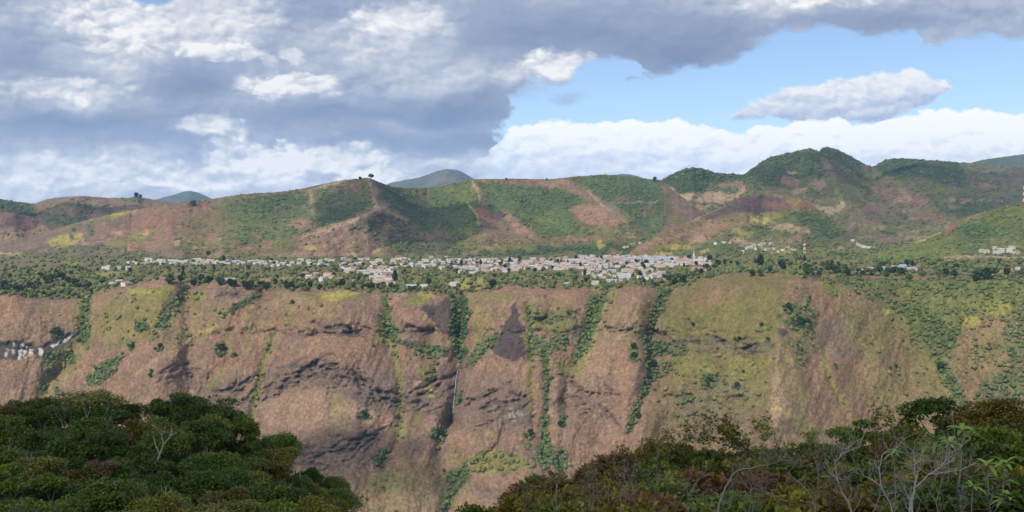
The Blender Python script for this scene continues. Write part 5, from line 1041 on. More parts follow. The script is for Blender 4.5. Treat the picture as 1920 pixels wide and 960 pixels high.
def house_meshes(form, w, d, h, wall, roof):
    key = (form, w, d, h, wall, roof)
    if key in HCACHE: return HCACHE[key]
    me = bpy.data.meshes
    V, Fc = [], []
    box_vf(-w / 2, -d / 2, -2.0, w / 2, d / 2, h, V, Fc)
    if form == 'gabled':
        b = len(V)
        V += [(-w / 2, -d / 2, h), (-w / 2, d / 2, h), (-w / 2, 0, h + d * .26), (w / 2, -d / 2, h), (w / 2, d / 2, h), (w / 2, 0, h + d * .26)]
        quads = [list(f) for f in Fc]
        m = bpy.data.meshes.new('wall'); m.from_pydata(V, [], quads + [[b, b + 1, b + 2], [b + 3, b + 5, b + 4]])
        r = bpy.data.meshes.new('roof'); e, t = .5, .28; k = .26
        z0 = h - e * k * 1.0
        RV = [(-w / 2 - e, -d / 2 - e, z0), (w / 2 + e, -d / 2 - e, z0), (w / 2 + e, 0, h + d * k + .05), (-w / 2 - e, 0, h + d * k + .05), (w / 2 + e, d / 2 + e, z0), (-w / 2 - e, d / 2 + e, z0)]
        RV += [(x, y, z + t) for x, y, z in RV]
        r.from_pydata(RV, [], [(0, 3, 2, 1), (3, 5, 4, 2), (6, 7, 8, 9), (9, 8, 10, 11), (0, 1, 7, 6), (4, 5, 11, 10), (1, 2, 8, 7), (2, 4, 10, 8), (3, 0, 6, 9), (5, 3, 9, 11)])
    elif form == 'flat':
        m = bpy.data.meshes.new('wall'); m.from_pydata(V, [], Fc)
        RV, RF = [], []
        box_vf(-w / 2 - .3, -d / 2 - .3, h + .003, w / 2 + .3, d / 2 + .3, h + .35, RV, RF)
        r = bpy.data.meshes.new('roof'); r.from_pydata(RV, [], RF)
    else:                                      # lean-to
        b = len(V); k = .2 * d
        quads = [list(f) for f in Fc]
        V += [(-w / 2, d / 2, h), (-w / 2, -d / 2, h), (-w / 2, d / 2, h + k), (w / 2, d / 2, h), (w / 2, -d / 2, h), (w / 2, d / 2, h + k)]
        m = bpy.data.meshes.new('wall'); m.from_pydata(V, [], quads + [[b, b + 2, b + 1], [b + 3, b + 4, b + 5], [b, b + 3, b + 5, b + 2]])
        e = .5
        RV = [(-w / 2 - e, -d / 2 - e, h - .08), (w / 2 + e, -d / 2 - e, h - .08), (w / 2 + e, d / 2 + e, h + k + .1), (-w / 2 - e, d / 2 + e, h + k + .1)]
        RV += [(x, y, z + .25) for x, y, z in RV]
        r = bpy.data.meshes.new('roof'); r.from_pydata(RV, [], [(0, 3, 2, 1), (4, 5, 6, 7), (0, 1, 5, 4), (1, 2, 6, 5), (2, 3, 7, 6), (3, 0, 4, 7)])
    OV, OF = [], []
    n = max(2, int(w / 3.4))
    for i in range(n):
        x = -w / 2 + (i + .5) * w / n
        if i == n // 2: box_vf(x - .55, -d / 2 - .05, 0, x + .55, -d / 2 + .2, 2.1, OV, OF)
        else: box_vf(x - .55, -d / 2 - .05, 1.0, x + .55, -d / 2 + .2, 2.1, OV, OF)
    om = bpy.data.meshes.new('window'); om.from_pydata(OV, [], OF)
    m.materials.append(WM[wall]); r.materials.append(RM[roof]); om.materials.append(DARK)
    HCACHE[key] = (m, r, om)
    return HCACHE[key]


SIZES = [(10, 8, 4.2, 'small'), (14, 10, 4.8, 'mid-sized'), (21, 11, 4.8, 'long'), (13, 11, 7.6, 'two-storey')]


def house(P, form, size, wall, roof, px, rz, label=None, grp=None, name='house', win=True):
    w, d, h, word = SIZES[size]
    m, r, om = house_meshes(form, w, d, h, wall, roof)
    root = bpy.data.objects.new(name, None); COL.objects.link(root)
    root.location = (P[0], P[1], P[2] + .8); root.rotation_euler = (0, 0, rz)
    link('wall', m, root); link('roof', r, root)
    if win: link('window', om, root)
    lab = label or f'{word} {wall} house with {form} {roof} roof {zone(px)}'
    return tag(root, lab, 'house', grp or (None if label else lab.replace('house', 'houses')))


rngh = random.Random(21)
PALW = {'w': ['white'] * 6 + ['cream', 'pink', 'grey'], 'p': ['pink'] * 3 + ['white'] * 4 + ['cream'] * 2 + ['tan'], 't': ['tan', 'cream', 'orange', 'white', 'pink'], 'c': ['white'] * 3 + ['pink'] * 4 + ['cream'] * 2 + ['grey', 'tan']}
PALR = {'w': ['pale'] * 5 + ['grey'] * 2 + ['rust'], 'p': ['rust', 'pale', 'terracotta', 'grey'], 't': ['rust', 'terracotta', 'pale'], 'c': ['pale'] * 2 + ['rust'] * 3 + ['bluish', 'bluish', 'grey', 'terracotta', 'terracotta']}
TOWN = [(0, 240, 420, 489, 497, 24, 'w'), (0, 420, 500, 490, 498, 9, 'w'), (0, 185, 245, 501, 510, 5, 'w'), (0, 205, 245, 530, 536, 3, 'w'), (0, 480, 560, 489, 501, 12, 'w'), (0, 560, 720, 487, 500, 16, 'w'), (0, 565, 640, 512, 528, 9, 't'), (0, 640, 720, 501, 516, 12, 'c'),
        (0, 706, 738, 506, 536, 13, 'p'), (0, 740, 860, 483, 506, 22, 'w'), (0, 862, 960, 486, 514, 24, 'c'), (0, 960, 1100, 487, 506, 34, 'c'), (0, 1090, 1262, 481, 501, 44, 'c'), (0, 1100, 1250, 501, 520, 16, 'c'), (0, 1255, 1330, 484, 498, 14, 'p'), (0, 1298, 1330, 503, 510, 4, 'p'), (0, 1160, 1240, 520, 528, 6, 'w'),
        (2, 1340, 1372, 455, 461, 3, 'w'), (2, 1390, 1445, 457, 474, 9, 'w'), (2, 1440, 1490, 462, 482, 6, 'c'), (1, 1160, 1200, 456, 466, 4, 'p'), (4, 1780, 1835, 492, 499, 3, 'p'), (4, 1835, 1915, 467, 478, 4, 'w')]
for shi, x0, x1, y0, y1, n, pal in TOWN:
    for i in range(n):
        px = x0 + (x1 - x0) * ((i + rngh.random()) / n); py = y0 + (y1 - y0) * rngh.random()
        if abs(px - 1308) < 16 and py < 494: continue
        form = rngh.choice(['gabled', 'gabled', 'flat', 'lean-to'] if pal != 'p' else ['gabled', 'flat'])
        house(ground(px, py, shi), form, rngh.choice([0, 0, 1, 1, 1, 2, 2, 3]), rngh.choice(PALW[pal]), rngh.choice(PALR[pal]), px, rngh.choice([0, 0, .3, -.35, 1.2, .6]))
house(ground(1115, 534), 'flat', 3, 'white', 'pale', 1115, .2, 'white two-storey house alone just above the canyon rim, nearest the rounded spur')
house(ground(1062, 536), 'gabled', 0, 'white', 'grey', 1062, .5, 'tiny white house with grey gable at the rim above the burnt triangle')
house(ground(1145, 531), 'lean-to', 2, 'white', 'bluish', 1145, -.2, 'long white house under a bluish lean-to roof beside the green gully')
house(ground(770, 541), 'lean-to', 2, 'grey', 'pale', 770, .1, 'long grey house under a pale lean-to roof on the yellow rim grass')
house(ground(795, 541), 'gabled', 1, 'white', 'pale', 795, -.3, 'white gabled house on the rim between yellow grass and gully')
house(ground(851, 536), 'lean-to', 2, 'white', 'pale', 851, -.4, 'white long roof beside the yellow field at the gully head')
house(ground(430, 527), 'flat', 2, 'white', 'pale', 430, .1, 'white flat-roofed house alone on the dark bump of the rim')
house(ground(745, 484), 'gabled', 2, 'orange', 'red', 745, .1, 'large orange house with bright red roof at the foot of the dark slope')
for px, py, form, sz, wl, rf, t in [(1630, 506, 'flat', 1, 'cream', 'pale', 'cream flat house at the end of the roadside row above the wooded valley'), (1650, 507, 'gabled', 1, 'grey', 'grey', 'grey gabled house in the roadside row'), (1675, 505, 'gabled', 1, 'tan', 'rust', 'tan house with rusty roof in the roadside row'), (1692, 503, 'gabled', 1, 'white', 'blue', 'white house with bright blue roof in the roadside row'),
                                    (1703, 506, 'flat', 2, 'white', 'pale', 'long white flat house between the blue and the magenta roofs'), (1718, 506, 'gabled', 1, 'white', 'magenta', 'white house with magenta roof ending the roadside row'), (1615, 512, 'lean-to', 2, 'grey', 'bluish', 'low grey shed with bluish lean-to roof by the wooded valley'), (1910, 506, 'flat', 2, 'white', 'pale', 'long white flat house beside the yellow field on the rim')]:
    house(ground(px, py), form, sz, wl, rf, px, .1, t)
house(ground(1868, 476, 4), 'flat', 3, 'white', 'pale', 1868, .15, 'tall white house on the shoulder above the pale track')
house(ground(1845, 474, 4), 'gabled', 2, 'white', 'terracotta', 1845, .1, 'white house with long terracotta roof beside the tall white house')
house(ground(1892, 474, 4), 'gabled', 3, 'white', 'pale', 1892, -.2, 'white gabled two-storey house past the tall white house')
house(ground(1905, 476, 4), 'gabled', 1, 'pink', 'rust', 1905, .3, 'pink house with rusty roof past the white two-storey house')
house(ground(1518, 488, 2), 'lean-to', 2, 'white', 'pale', 1518, .0, 'long pale shed roof right of the mast foot')


def part(name, V, Fc, m, parent):
    me = bpy.data.meshes.new(name); me.from_pydata(V, [], Fc); me.materials.append(m)
    return link(name, me, parent)


def small_roofs():
    """the many small roofs packed between the houses of the town, past counting"""
    rng = random.Random(5); V, Fc, Cc = [], [], []
    pal = [(.5, .46, .43), (.42, .34, .31), (.5, .36, .3), (.55, .42, .36), (.4, .27, .21), (.42, .43, .46), (.36, .4, .47), (.52, .42, .38)]
    for x0, x1, y0, y1, n in [(960, 1110, 486, 507, 70), (1085, 1265, 480, 502, 150), (860, 965, 486, 508, 40), (1250, 1335, 483, 498, 40), (1090, 1250, 500, 522, 34), (640, 740, 500, 534, 26), (720, 860, 484, 504, 26), (260, 520, 489, 497, 34), (560, 720, 487, 500, 20)]:
        for i in range(n):
            P = ground(rng.uniform(x0, x1), rng.uniform(y0, y1)); w, d, h = rng.uniform(5, 11), rng.uniform(4, 6), rng.uniform(3.2, 5.2); k = rng.uniform(.8, 1.9); a = rng.choice([0, .2, -.3, 1.3])
            b = len(V); ca, sa = math.cos(a), math.sin(a)
            q = [(-w, -d, -2), (w, -d, -2), (w, d, -2), (-w, d, -2), (-w, -d, h), (w, -d, h), (w, d, h), (-w, d, h), (-w - .5, -d - .5, h), (w + .5, -d - .5, h), (w + .5, d + .5, h), (-w - .5, d + .5, h), (-w - .5, 0, h + k), (w + .5, 0, h + k)]
            V += [(P[0] + x * ca - y * sa, P[1] + x * sa + y * ca, P[2] + .5 + z) for x, y, z in q]
            Fc += [[b + v for v in f] for f in [(0, 1, 5, 4), (1, 2, 6, 5), (2, 3, 7, 6), (3, 0, 4, 7), (8, 9, 13, 12), (10, 11, 12, 13), (9, 10, 13), (11, 8, 12)]]
            wc = rng.choice([(.6, .57, .52), (.58, .5, .42), (.5, .37, .32), (.6, .58, .55)]); rc = rng.choice(pal)
            Cc += [wc] * 8 + [rc] * 6
    me = bpy.data.meshes.new('rooftops'); me.from_pydata(V, [], Fc)
    a = me.color_attributes.new('tint', 'FLOAT_COLOR', 'POINT'); c4 = np.ones((len(V), 4), np.float32); c4[:, :3] = Cc; a.data.foreach_set('color', c4.reshape(-1))
    me.materials.append(mat('roof_mix', (.5, .5, .5), .8, .2, .4, attr='tint'))
    tag(link('rooftops', me), 'small roofs packed between the houses of the town', None, None, 'stuff')


small_roofs()


for px, py, wl, rf, t_ in [(1182, 489, 'grey', 'bluish', 'large grey hall with bluish roof amid the town centre roofs'), (1216, 491, 'white', 'bluish', 'large white hall with bluish roof by the lone dark tree in the centre'), (1243, 488, 'white', 'blue', 'large white hall with bright blue roof nearest the church'), (1148, 490, 'pink', 'rust', 'large pink hall with rusty roof in the town centre'),
                          (1075, 492, 'white', 'grey', 'large white hall with grey roof before the dark wood'), (930, 491, 'tan', 'rust', 'large tan hall with rusty roof past the deepest gully head'), (1280, 492, 'pink', 'terracotta', 'large pink hall with terracotta roof below the church')]:
    h_ = house(ground(px, py), 'gabled', 2, wl, rf, px, .1, t_); h_.scale = (1.7, 1.5, 1.35)


def church():
    P = ground(1308, 494)
    root = bpy.data.objects.new('church', None); COL.objects.link(root); root.location = P; root.rotation_euler = (0, 0, .12)
    tag(root, 'white church with a tall pointed steeple above the town roofs', 'church')
    w, d, h = 30, 11, 9
    V, Fc = [], []; box_vf(-8, -d / 2, -2, 22, d / 2, h, V, Fc)
    b = len(V); V += [(22, -d / 2, h), (22, d / 2, h), (22, 0, h + 4), (-8, -d / 2, h), (-8, d / 2, h), (-8, 0, h + 4)]
    part('nave', V, [list(f) for f in Fc] + [[b, b + 1, b + 2], [b + 3, b + 5, b + 4]], WM['white'], root)
    RV = [(-8.5, -d / 2 - .6, h - .3), (22.6, -d / 2 - .6, h - .3), (22.6, 0, h + 4.2), (-8.5, 0, h + 4.2), (22.6, d / 2 + .6, h - .3), (-8.5, d / 2 + .6, h - .3)]
    RV += [(x, y, z + .35) for x, y, z in RV]
    part('roof', RV, [(0, 3, 2, 1), (3, 5, 4, 2), (6, 7, 8, 9), (9, 8, 10, 11), (0, 1, 7, 6), (4, 5, 11, 10), (1, 2, 8, 7), (2, 4, 10, 8), (3, 0, 6, 9), (5, 3, 9, 11)], RM['pale'], root)
    V, Fc = [], []; box_vf(-14.5, -3.2, -2, -8.01, 3.2, 22, V, Fc); box_vf(-15, -3.7, 22.003, -7.6, 3.7, 22.8, V, Fc)
    t = part('tower', V, Fc, WM['white'], root)
    V, Fc = [], []
    for z in (3.5, 12.5, 17): box_vf(-12, -3.3, z, -10.6, -3.05, z + 3, V, Fc)
    part('window', V, Fc, DARK, t)
    V = [(-11.25 + 3 * math.cos(k * math.pi / 4 + .39), 3 * math.sin(k * math.pi / 4 + .39), 22.8) for k in range(8)] + [(-11.25, 0, 42)]
    part('spire', V, [(k, (k + 1) % 8, 8) for k in range(8)] + [tuple(reversed(range(8)))], WM['white'], root)
    V, Fc = [], []
    for x in (-4, 0, 4, 8, 12, 16): box_vf(x - .7, -d / 2 - .06, 3, x + .7, -d / 2 + .2, 6.5, V, Fc)
    part('window', V, Fc, DARK, root)
    V, Fc = [], []; box_vf(19, -d / 2 - .06, -.5, 20.6, -d / 2 + .2, 3, V, Fc)
    part('door', V, Fc, DARK, root)


church()
REDP = mat('red_paint', (.52, .07, .035), .5, .15, .3); WHITEP = mat('white_paint', (.78, .77, .75), .5, .1, .3)


def bar_vf(a, b, r, V, Fc, n=5):
    a, b = Vector(a), Vector(b); d = (b - a).normalized()
    u = d.orthogonal().normalized(); v = d.cross(u); k0 = len(V)
    for p in (a, b):
        for k in range(n):
            q = p + (u * math.cos(2 * math.pi * k / n) + v * math.sin(2 * math.pi * k / n)) * r; V.append(tuple(q))
    for k in range(n): Fc.append((k0 + k, k0 + (k + 1) % n, k0 + n + (k + 1) % n, k0 + n + k))


def mast(P, H, wb, wt, secs, label, thick):
    root = bpy.data.objects.new('radio_mast', None); COL.objects.link(root); root.location = P
    tag(root, label, 'mast')
    for s in range(secs):
        V, Fc = [], []
        z0, z1 = H * s / secs, H * (s + 1) / secs
        a, b = (wb + (wt - wb) * s / secs) / 2, (wb + (wt - wb) * (s + 1) / secs) / 2
        q0 = [(-a, -a, z0), (a, -a, z0), (a, a, z0), (-a, a, z0)]; q1 = [(-b, -b, z1), (b, -b, z1), (b, b, z1), (-b, b, z1)]
        for k in range(4):
            bar_vf(q0[k], q1[k], thick, V, Fc); bar_vf(q0[k], q1[(k + 1) % 4], thick * .7, V, Fc); bar_vf(q0[(k + 1) % 4], q1[k], thick * .7, V, Fc); bar_vf(q1[k], q1[(k + 1) % 4], thick * .7, V, Fc)
        part('mast_section', V, Fc, REDP if s % 2 == 0 else WHITEP, root)
    V, Fc = [], []; bar_vf((0, 0, H), (0, 0, H + 5), .35, V, Fc); part('antenna', V, Fc, WHITEP, root)
    for k, (dx, dz) in enumerate([(1.6, .8), (-1.6, .7), (1.4, .6)]):
        V, Fc = [], []; bar_vf((dx * .5, -1.0, H * dz), (dx, -2.2, H * dz), 1.3, V, Fc, 10); Fc.append(tuple(range(len(V) - 10, len(V)))); part('dish', V, Fc, WHITEP, root)


mast(ground(1508, 480, 2), 50, 6.5, 3.0, 7, 'red and white lattice mast rising from the trees below the dark hill', .55)
mast(ground(1921, 384, 4), 52, 7, 4.5, 6, 'red and white lattice mast on top of the green shoulder', .36)


def white_wall():
    root = bpy.data.objects.new('compound_wall', None); COL.objects.link(root)
    pts = [ground(x, y, 2) for x, y in [(1605, 459), (1614, 464), (1625, 466.5), (1640, 467.5)]]
    root.location = pts[0]
    tag(root, 'long white compound wall curving through the valley fields', 'wall')
    for k in range(3):
        a, b = np.array(pts[k]) - pts[0], np.array(pts[k + 1]) - pts[0]
        d = b - a; L = np.hypot(d[0], d[1]); nx, ny = -d[1] / L * .8, d[0] / L * .8
        V = [(a[0] - nx, a[1] - ny, a[2] - 3), (b[0] - nx, b[1] - ny, b[2] - 3), (b[0] + nx, b[1] + ny, b[2] - 3), (a[0] + nx, a[1] + ny, a[2] - 3)]
        V += [(x, y, z + 3 + 9.5) for x, y, z in V]
        part('wall_panel', V, [(0, 3, 2, 1), (4, 5, 6, 7), (0, 1, 5, 4), (1, 2, 6, 5), (2, 3, 7, 6), (3, 0, 4, 7)], WM['white'], root)


white_wall()
house(ground(1662, 465, 3), 'lean-to', 2, 'white', 'pale', 1662, .2, 'white shed with pale lean-to roof past the end of the compound wall')
house(ground(1598, 453, 2), 'gabled', 1, 'white', 'pale', 1602, .2, 'white gabled house above the start of the compound wall')
# road cut and bridge-like pale line under the dark slope


def waterfall():
    V, Fc = [], []
    for i, (x, y) in enumerate([(857, 696), (855, 712), (853, 730), (851, 748), (849, 768), (847, 788)]):
        P = ground(x, y) + np.array([0, -2.5, .6]); V += [tuple(P + np.array([-.7, 0, 0])), tuple(P + np.array([.2, -.8, .2])), tuple(P + np.array([.6, 0, 0]))]
        if i: b = 3 * i; Fc += [(b - 3, b - 2, b + 1, b), (b - 2, b - 1, b + 2, b + 1)]
    me = bpy.data.meshes.new('waterfall'); me.from_pydata(V, [], Fc); me.materials.append(mat('falling_water', (.32, .34, .36), .35, .3, .2, .5))
    tag(link('waterfall', me), 'thin pale waterfall dropping down the deepest dark gully', 'waterfall')


waterfall()

# ------------------------------------------------------------------ foliage and branches seen close
def unit(v): return v / (np.linalg.norm(v, axis=-1, keepdims=True) + 1e-9)


def leaves(rng, P, D, L, W, cols, droop=.25):
    """one folded blade per point: P base, D direction"""
    n = len(P)
    D = unit(D); up = np.array([0, 0, 1.0]) + .35 * rng.normal(size=(n, 3))
    S = unit(np.cross(D, up)); Nn = np.cross(S, D)
    L = np.broadcast_to(L, (n,))[:, None] * (.7 + .6 * rng.random((n, 1))); W = np.broadcast_to(W, (n,))[:, None] * (.7 + .6 * rng.random((n, 1)))
    V = np.stack([P, P + D * L * .45 + S * W - Nn * L * .06, P + D * L - Nn * L * droop, P + D * L * .45 - S * W - Nn * L * .06], 1)
    return V.reshape(-1, 3), np.arange(n * 4).reshape(-1, 4), np.repeat(cols, 4, 0)


class Twigs:
    def __init__(self): self.V, self.F = [], []
    def tube(self, pts, rad, n=5):
        k0 = len(self.V)
        for i, p in enumerate(pts):
            d = (pts[min(i + 1, len(pts) - 1)] - pts[max(i - 1, 0)]); d = d / (np.linalg.norm(d) + 1e-9)
            u = np.cross(d, [.3, .9, .2]); u /= np.linalg.norm(u) + 1e-9; v = np.cross(d, u)
            for k in range(n):
                a = 2 * math.pi * k / n
                self.V.append(p + (u * math.cos(a) + v * math.sin(a)) * rad[i])
        for i in range(len(pts) - 1):
            for k in range(n):
                self.F.append((k0 + i * n + k, k0 + i * n + (k + 1) % n, k0 + (i + 1) * n + (k + 1) % n, k0 + (i + 1) * n + k))
    def mesh(self, name, m): return mesh_np(name, self.V, self.F, m, smooth=True)


def grow(rng, tw, p, d, length, rad, depth, spread=.7, up=.25, kids=(2, 3), tips=None, crook=.22, shrink=.72):
    """a crooked tapering limb that forks"""
    n = 4
    pts, r = [p], [rad]
    for i in range(n):
        d = d + rng.normal(size=3) * crook + np.array([0, 0, up * .35]); d = d / np.linalg.norm(d)
        p = p + d * length / n
        pts.append(p); r.append(rad * (1 - .42 * (i + 1) / n) if depth > 0 else rad * (1 - .85 * (i + 1) / n))
    tw.tube(pts, r, 6 if rad > .05 else 4)
    if tips is not None and depth <= 1: tips.append((p, d))
    if depth <= 0: return
    for k in range(rng.integers(kids[0], kids[1] + 1)):
        q = pts[-1] if k < 2 else pts[rng.integers(2, n)]
        nd = d + spread * unit(rng.normal(size=3)) * 1.05 + np.array([0, 0, up])
        grow(rng, tw, q, nd / np.linalg.norm(nd), length * shrink * rng.uniform(.8, 1.15), r[-1] * .78, depth - 1, spread, up, kids, tips, crook, shrink)


LEAFMAT = mat('leaf', (.05, .08, .02), .55, .25, 1.2, .35, .28, obj_var=.2, attr='tint')
PALE = mat('pale_bark', (.42, .38, .33), .85, .35, 5.0); GREYB = mat('grey_bark', (.29, .26, .225), .9, .35, 6.0); YELB = mat('yellow_bark', (.38, .24, .08), .85, .3, 4.0); DRYB = mat('dry_twigs', (.17, .125, .095), .9, .35, 6.0)

PAL = dict(dark=[(.020, .042, .012), (.028, .055, .014), (.038, .068, .018)], mid=[(.035, .062, .016), (.05, .082, .02), (.065, .098, .024)], olive=[(.075, .082, .02), (.098, .10, .024), (.06, .068, .018)], rusty=[(.062, .052, .018), (.075, .058, .02), (.048, .055, .016)],
           grey=[(.085, .095, .05), (.11, .11, .065), (.07, .075, .045)], light=[(.06, .10, .03), (.075, .12, .035), (.05, .085, .028)], brown=[(.075, .045, .035), (.085, .056, .042), (.06, .044, .03)], mauve=[(.07, .05, .07), (.06, .046, .065), (.08, .06, .08)])


def pick_cols(rng, pal, n):
    a = np.array(PAL[pal]) * np.array([2.7, 2.45, .75]); return a[rng.integers(0, 3, n)] * (.65 + .7 * rng.random((n, 1)))


def broad_tree(seed, pal, H, R, flat, lobes, nleaf, leaf, bark, layered=.5):
    """a big tree: forked trunk and lobed crown; metres, base at 0"""
    rng = np.random.default_rng(seed)
    tw = Twigs(); tips = []
    grow(rng, tw, np.array([0, 0, -1.5]), np.array([.08 * rng.normal(), .08 * rng.normal(), 1.0]), H * .55, H * .026, 3, .62, .12, (2, 3), tips, .12, .66)
    cs = []
    for i in range(lobes):
        a = 6.283 * (i + .4 * rng.random()) / lobes * 2.4; d = R * (.12 + .66 * math.sqrt((i + .5) / lobes))
        z = H * (.80 - layered * .62 * (d / R) ** 2 + .07 * rng.normal())
        cs.append((np.array([d * math.cos(a), d * math.sin(a), z]), R * rng.uniform(.32, .5)))
    P, D = [], []
    per = nleaf // lobes
    for c, r in cs:
        q = unit(rng.normal(size=(per, 3))); q[:, 2] = np.abs(q[:, 2]) * np.where(rng.random(per) < .78, 1, -1)
        rr = r * (.55 + .5 * rng.random((per, 1)) ** .6)
        bump = 1 + .22 * np.sin(q[:, :1] * 7 + c[0]) * np.sin(q[:, 1:2] * 6 + c[1])
        P.append(c + q * rr * bump * np.array([1, 1, flat])); D.append(q * np.array([1, 1, .35]) + .7 * rng.normal(size=(per, 3)) - np.array([0, 0, .15]))
    P, D = np.concatenate(P), np.concatenate(D)
    v, f, c = leaves(rng, P, D, leaf, leaf * .42, pick_cols(rng, pal, len(P)))
    return mesh_np('crown', v, f, LEAFMAT, c), tw.mesh('trunk', bark)


def bush(seed, pal, R, H, nleaf, leaf, lobes=7):
    rng = np.random.default_rng(seed)
    tw = Twigs()
    for k in range(5):
        a = rng.random() * 6.283
        grow(rng, tw, np.array([.1 * math.cos(a), .1 * math.sin(a), -.8]), unit(np.array([math.cos(a) * .5, math.sin(a) * .5, 1.0])), H * .6, .035, 2, .7, .15, (2, 3), None, .2, .66)
    P, D = [], []
    per = nleaf // lobes
    for i in range(lobes):
        a, d = rng.random() * 6.283, R * .62 * rng.random() ** .5
        c = np.array([d * math.cos(a), d * math.sin(a), H * rng.uniform(.3, .78)]); r = R * rng.uniform(.34, .56)
        q = unit(rng.normal(size=(per, 3)))
        P.append(c + q * r * (.35 + .75 * rng.random((per, 1)) ** .55) * np.array([1, 1, .85])); D.append(q + .7 * rng.normal(size=(per, 3)))
    P, D = np.concatenate(P), np.concatenate(D)
    v, f, c = leaves(rng, P, D, leaf, leaf * .36, pick_cols(rng, pal, len(P)) * np.array([1.12, 1.0, 1.0]))
    return mesh_np('foliage', v, f, LEAFMAT, c), tw.mesh('stem', DRYB)


def tuft_tree(seed, pal, H, n_tuft, leaf, bark, depth=3, spread=.75, rad=.05):
    """thin crooked limbs with a rosette of leaves on each tip"""
    rng = np.random.default_rng(seed)
    tw = Twigs(); tips = []
    grow(rng, tw, np.array([0, 0, -.8]), np.array([.2 * rng.normal(), .2 * rng.normal(), 1.0]), H * .5, rad, depth, spread, .18, (2, 3), tips, .2, .7)
    P, D = [], []
    for p, d in tips:
        k = n_tuft
        q = unit(rng.normal(size=(k, 3)) + np.array([0, 0, .45]))
        P.append(p + q * leaf * .35 * rng.random((k, 1)) + rng.normal(size=(k, 3)) * leaf * .5 * np.array([1, 1, .35])); D.append(q * np.array([1, 1, .5]))
    P, D = np.concatenate(P), np.concatenate(D)
    v, f, c = leaves(rng, P, D, leaf, leaf * .32, pick_cols(rng, pal, len(P)))
    return mesh_np('foliage', v, f, LEAFMAT, c), tw.mesh('trunk', bark)


def bare_tree(seed, H, rad, depth, bark, spread=.6, lean=(0, 0), kids=(2, 3), up=.2):
    rng = np.random.default_rng(seed)
    tw = Twigs()
    grow(rng, tw, np.array([0, 0, -1.0]), unit(np.array([lean[0], lean[1], 1.0])), H * .45, rad, depth, spread, up, kids, None, .16, .74)
    return tw


def rosette_tree(seed, H, n, L):
    """slim stem with a star of long drooping blades"""
    rng = np.random.default_rng(seed)
    tw = Twigs(); heads = []
    top = np.array([.15 * rng.normal(), .15 * rng.normal(), H])
    tw.tube([np.array([0, 0, -1.0]), top * .5 + np.array([.08, .05, 0]), top], [.035, .03, .03], 6)
    heads = [top]
    if rng.random() < .6:
        e = top + np.array([.5 * rng.normal(), .3 * rng.normal(), -.15]); tw.tube([top * .7, e], [.035, .025], 5); heads.append(e)
    V, Fc, Cc, off = [], [], [], 0
    for h in heads:
        for k in range(n):
            a = 6.283 * k / n + .3 * rng.random(); el = rng.uniform(.1, 1.1)
            d = np.array([math.cos(a) * math.cos(el), math.sin(a) * math.cos(el), math.sin(el)]); s = np.cross(d, [0, 0, 1]); s /= np.linalg.norm(s)
            ll = L * rng.uniform(.75, 1.15); col = np.array(PAL['light'][rng.integers(0, 3)]) * np.array([4.2, 4.0, 1.6]) * rng.uniform(.8, 1.2)
            if rng.random() < .12: col = np.array((.2, .17, .04))
            for i in range(7):
                t = i / 6; w = L * .095 * math.sin(math.pi * min(1, .12 + t * .88)) ** .7
                p = h + d * ll * t + np.array([0, 0, -.55 * ll * t * t])
                V += [p + s * w, p + np.array([0, 0, -.25 * w]), p - s * w]; Cc += [col] * 3
            for i in range(6):
                b = off + i * 3
                Fc += [(b, b + 1, b + 4, b + 3), (b + 1, b + 2, b + 5, b + 4)]
            off += 21
    return mesh_np('foliage', V, Fc, LEAFMAT, np.array(Cc)), tw.mesh('stem', GREYB)


def plant(name, meshes, loc, rz, sc, label, cat, group=None):
    root = bpy.data.objects.new(name, None); COL.objects.link(root)
    root.location = loc; root.rotation_euler = (0, 0, rz); root.scale = (sc, sc, sc) if np.isscalar(sc) else sc
    for me in meshes:
        if me is not None: link(me.name.split('.')[0], me, root)
    return tag(root, label, cat, group)


# ------------------------------------------------------------------ the wooded spur below the viewpoint
TOPL = tab([(-420, 730), (0, 745), (60, 738), (110, 748), (170, 738), (240, 742), (300, 747), (350, 752), (400, 758), (436, 774), (462, 806), (525, 812), (550, 838), (576, 858), (626, 884), (655, 940), (700, 1000), (800, 1100)])


def canopy_l(px, Y): return TOPL(px) + (232 - Y) / 122.0 * 262


SPURMAT = land_material('spur_ground', 1.5, .4, .3)


def spur():
    xs = np.arange(-420, 800, 12.0); Ys = np.concatenate([np.linspace(60, 236, 60), np.linspace(245, 520, 20)])
    PX, YY = np.meshgrid(xs, Ys)
    P = at(PX, canopy_l(PX, np.minimum(YY, 236)), np.minimum(YY, 236))
    P[..., 2] -= 8.0
    d = np.maximum(YY - 236, 0)
    P[..., 0] *= YY / np.minimum(YY, 236); P[..., 1] = YY; P[..., 2] -= d * .75
    P[..., 2] += (fbm(P[..., 0] / 14, P[..., 1] / 14, 3, 900) - .5) * 3
    rgb = np.broadcast_to(np.array((.055, .06, .025)), P.shape) * (.6 + .8 * fbm(P[..., 0] / 5, P[..., 1] / 5, 3, 905))[..., None]
    sheet('hillside', P, rgb, SPURMAT)
    return lambda px, Y: np.array([(px - 960) / F * (Y * CP - 0), Y, at(np.array(px * 1.0), np.array(canopy_l(px, Y)), np.array(Y * 1.0))[2] - 8.0])


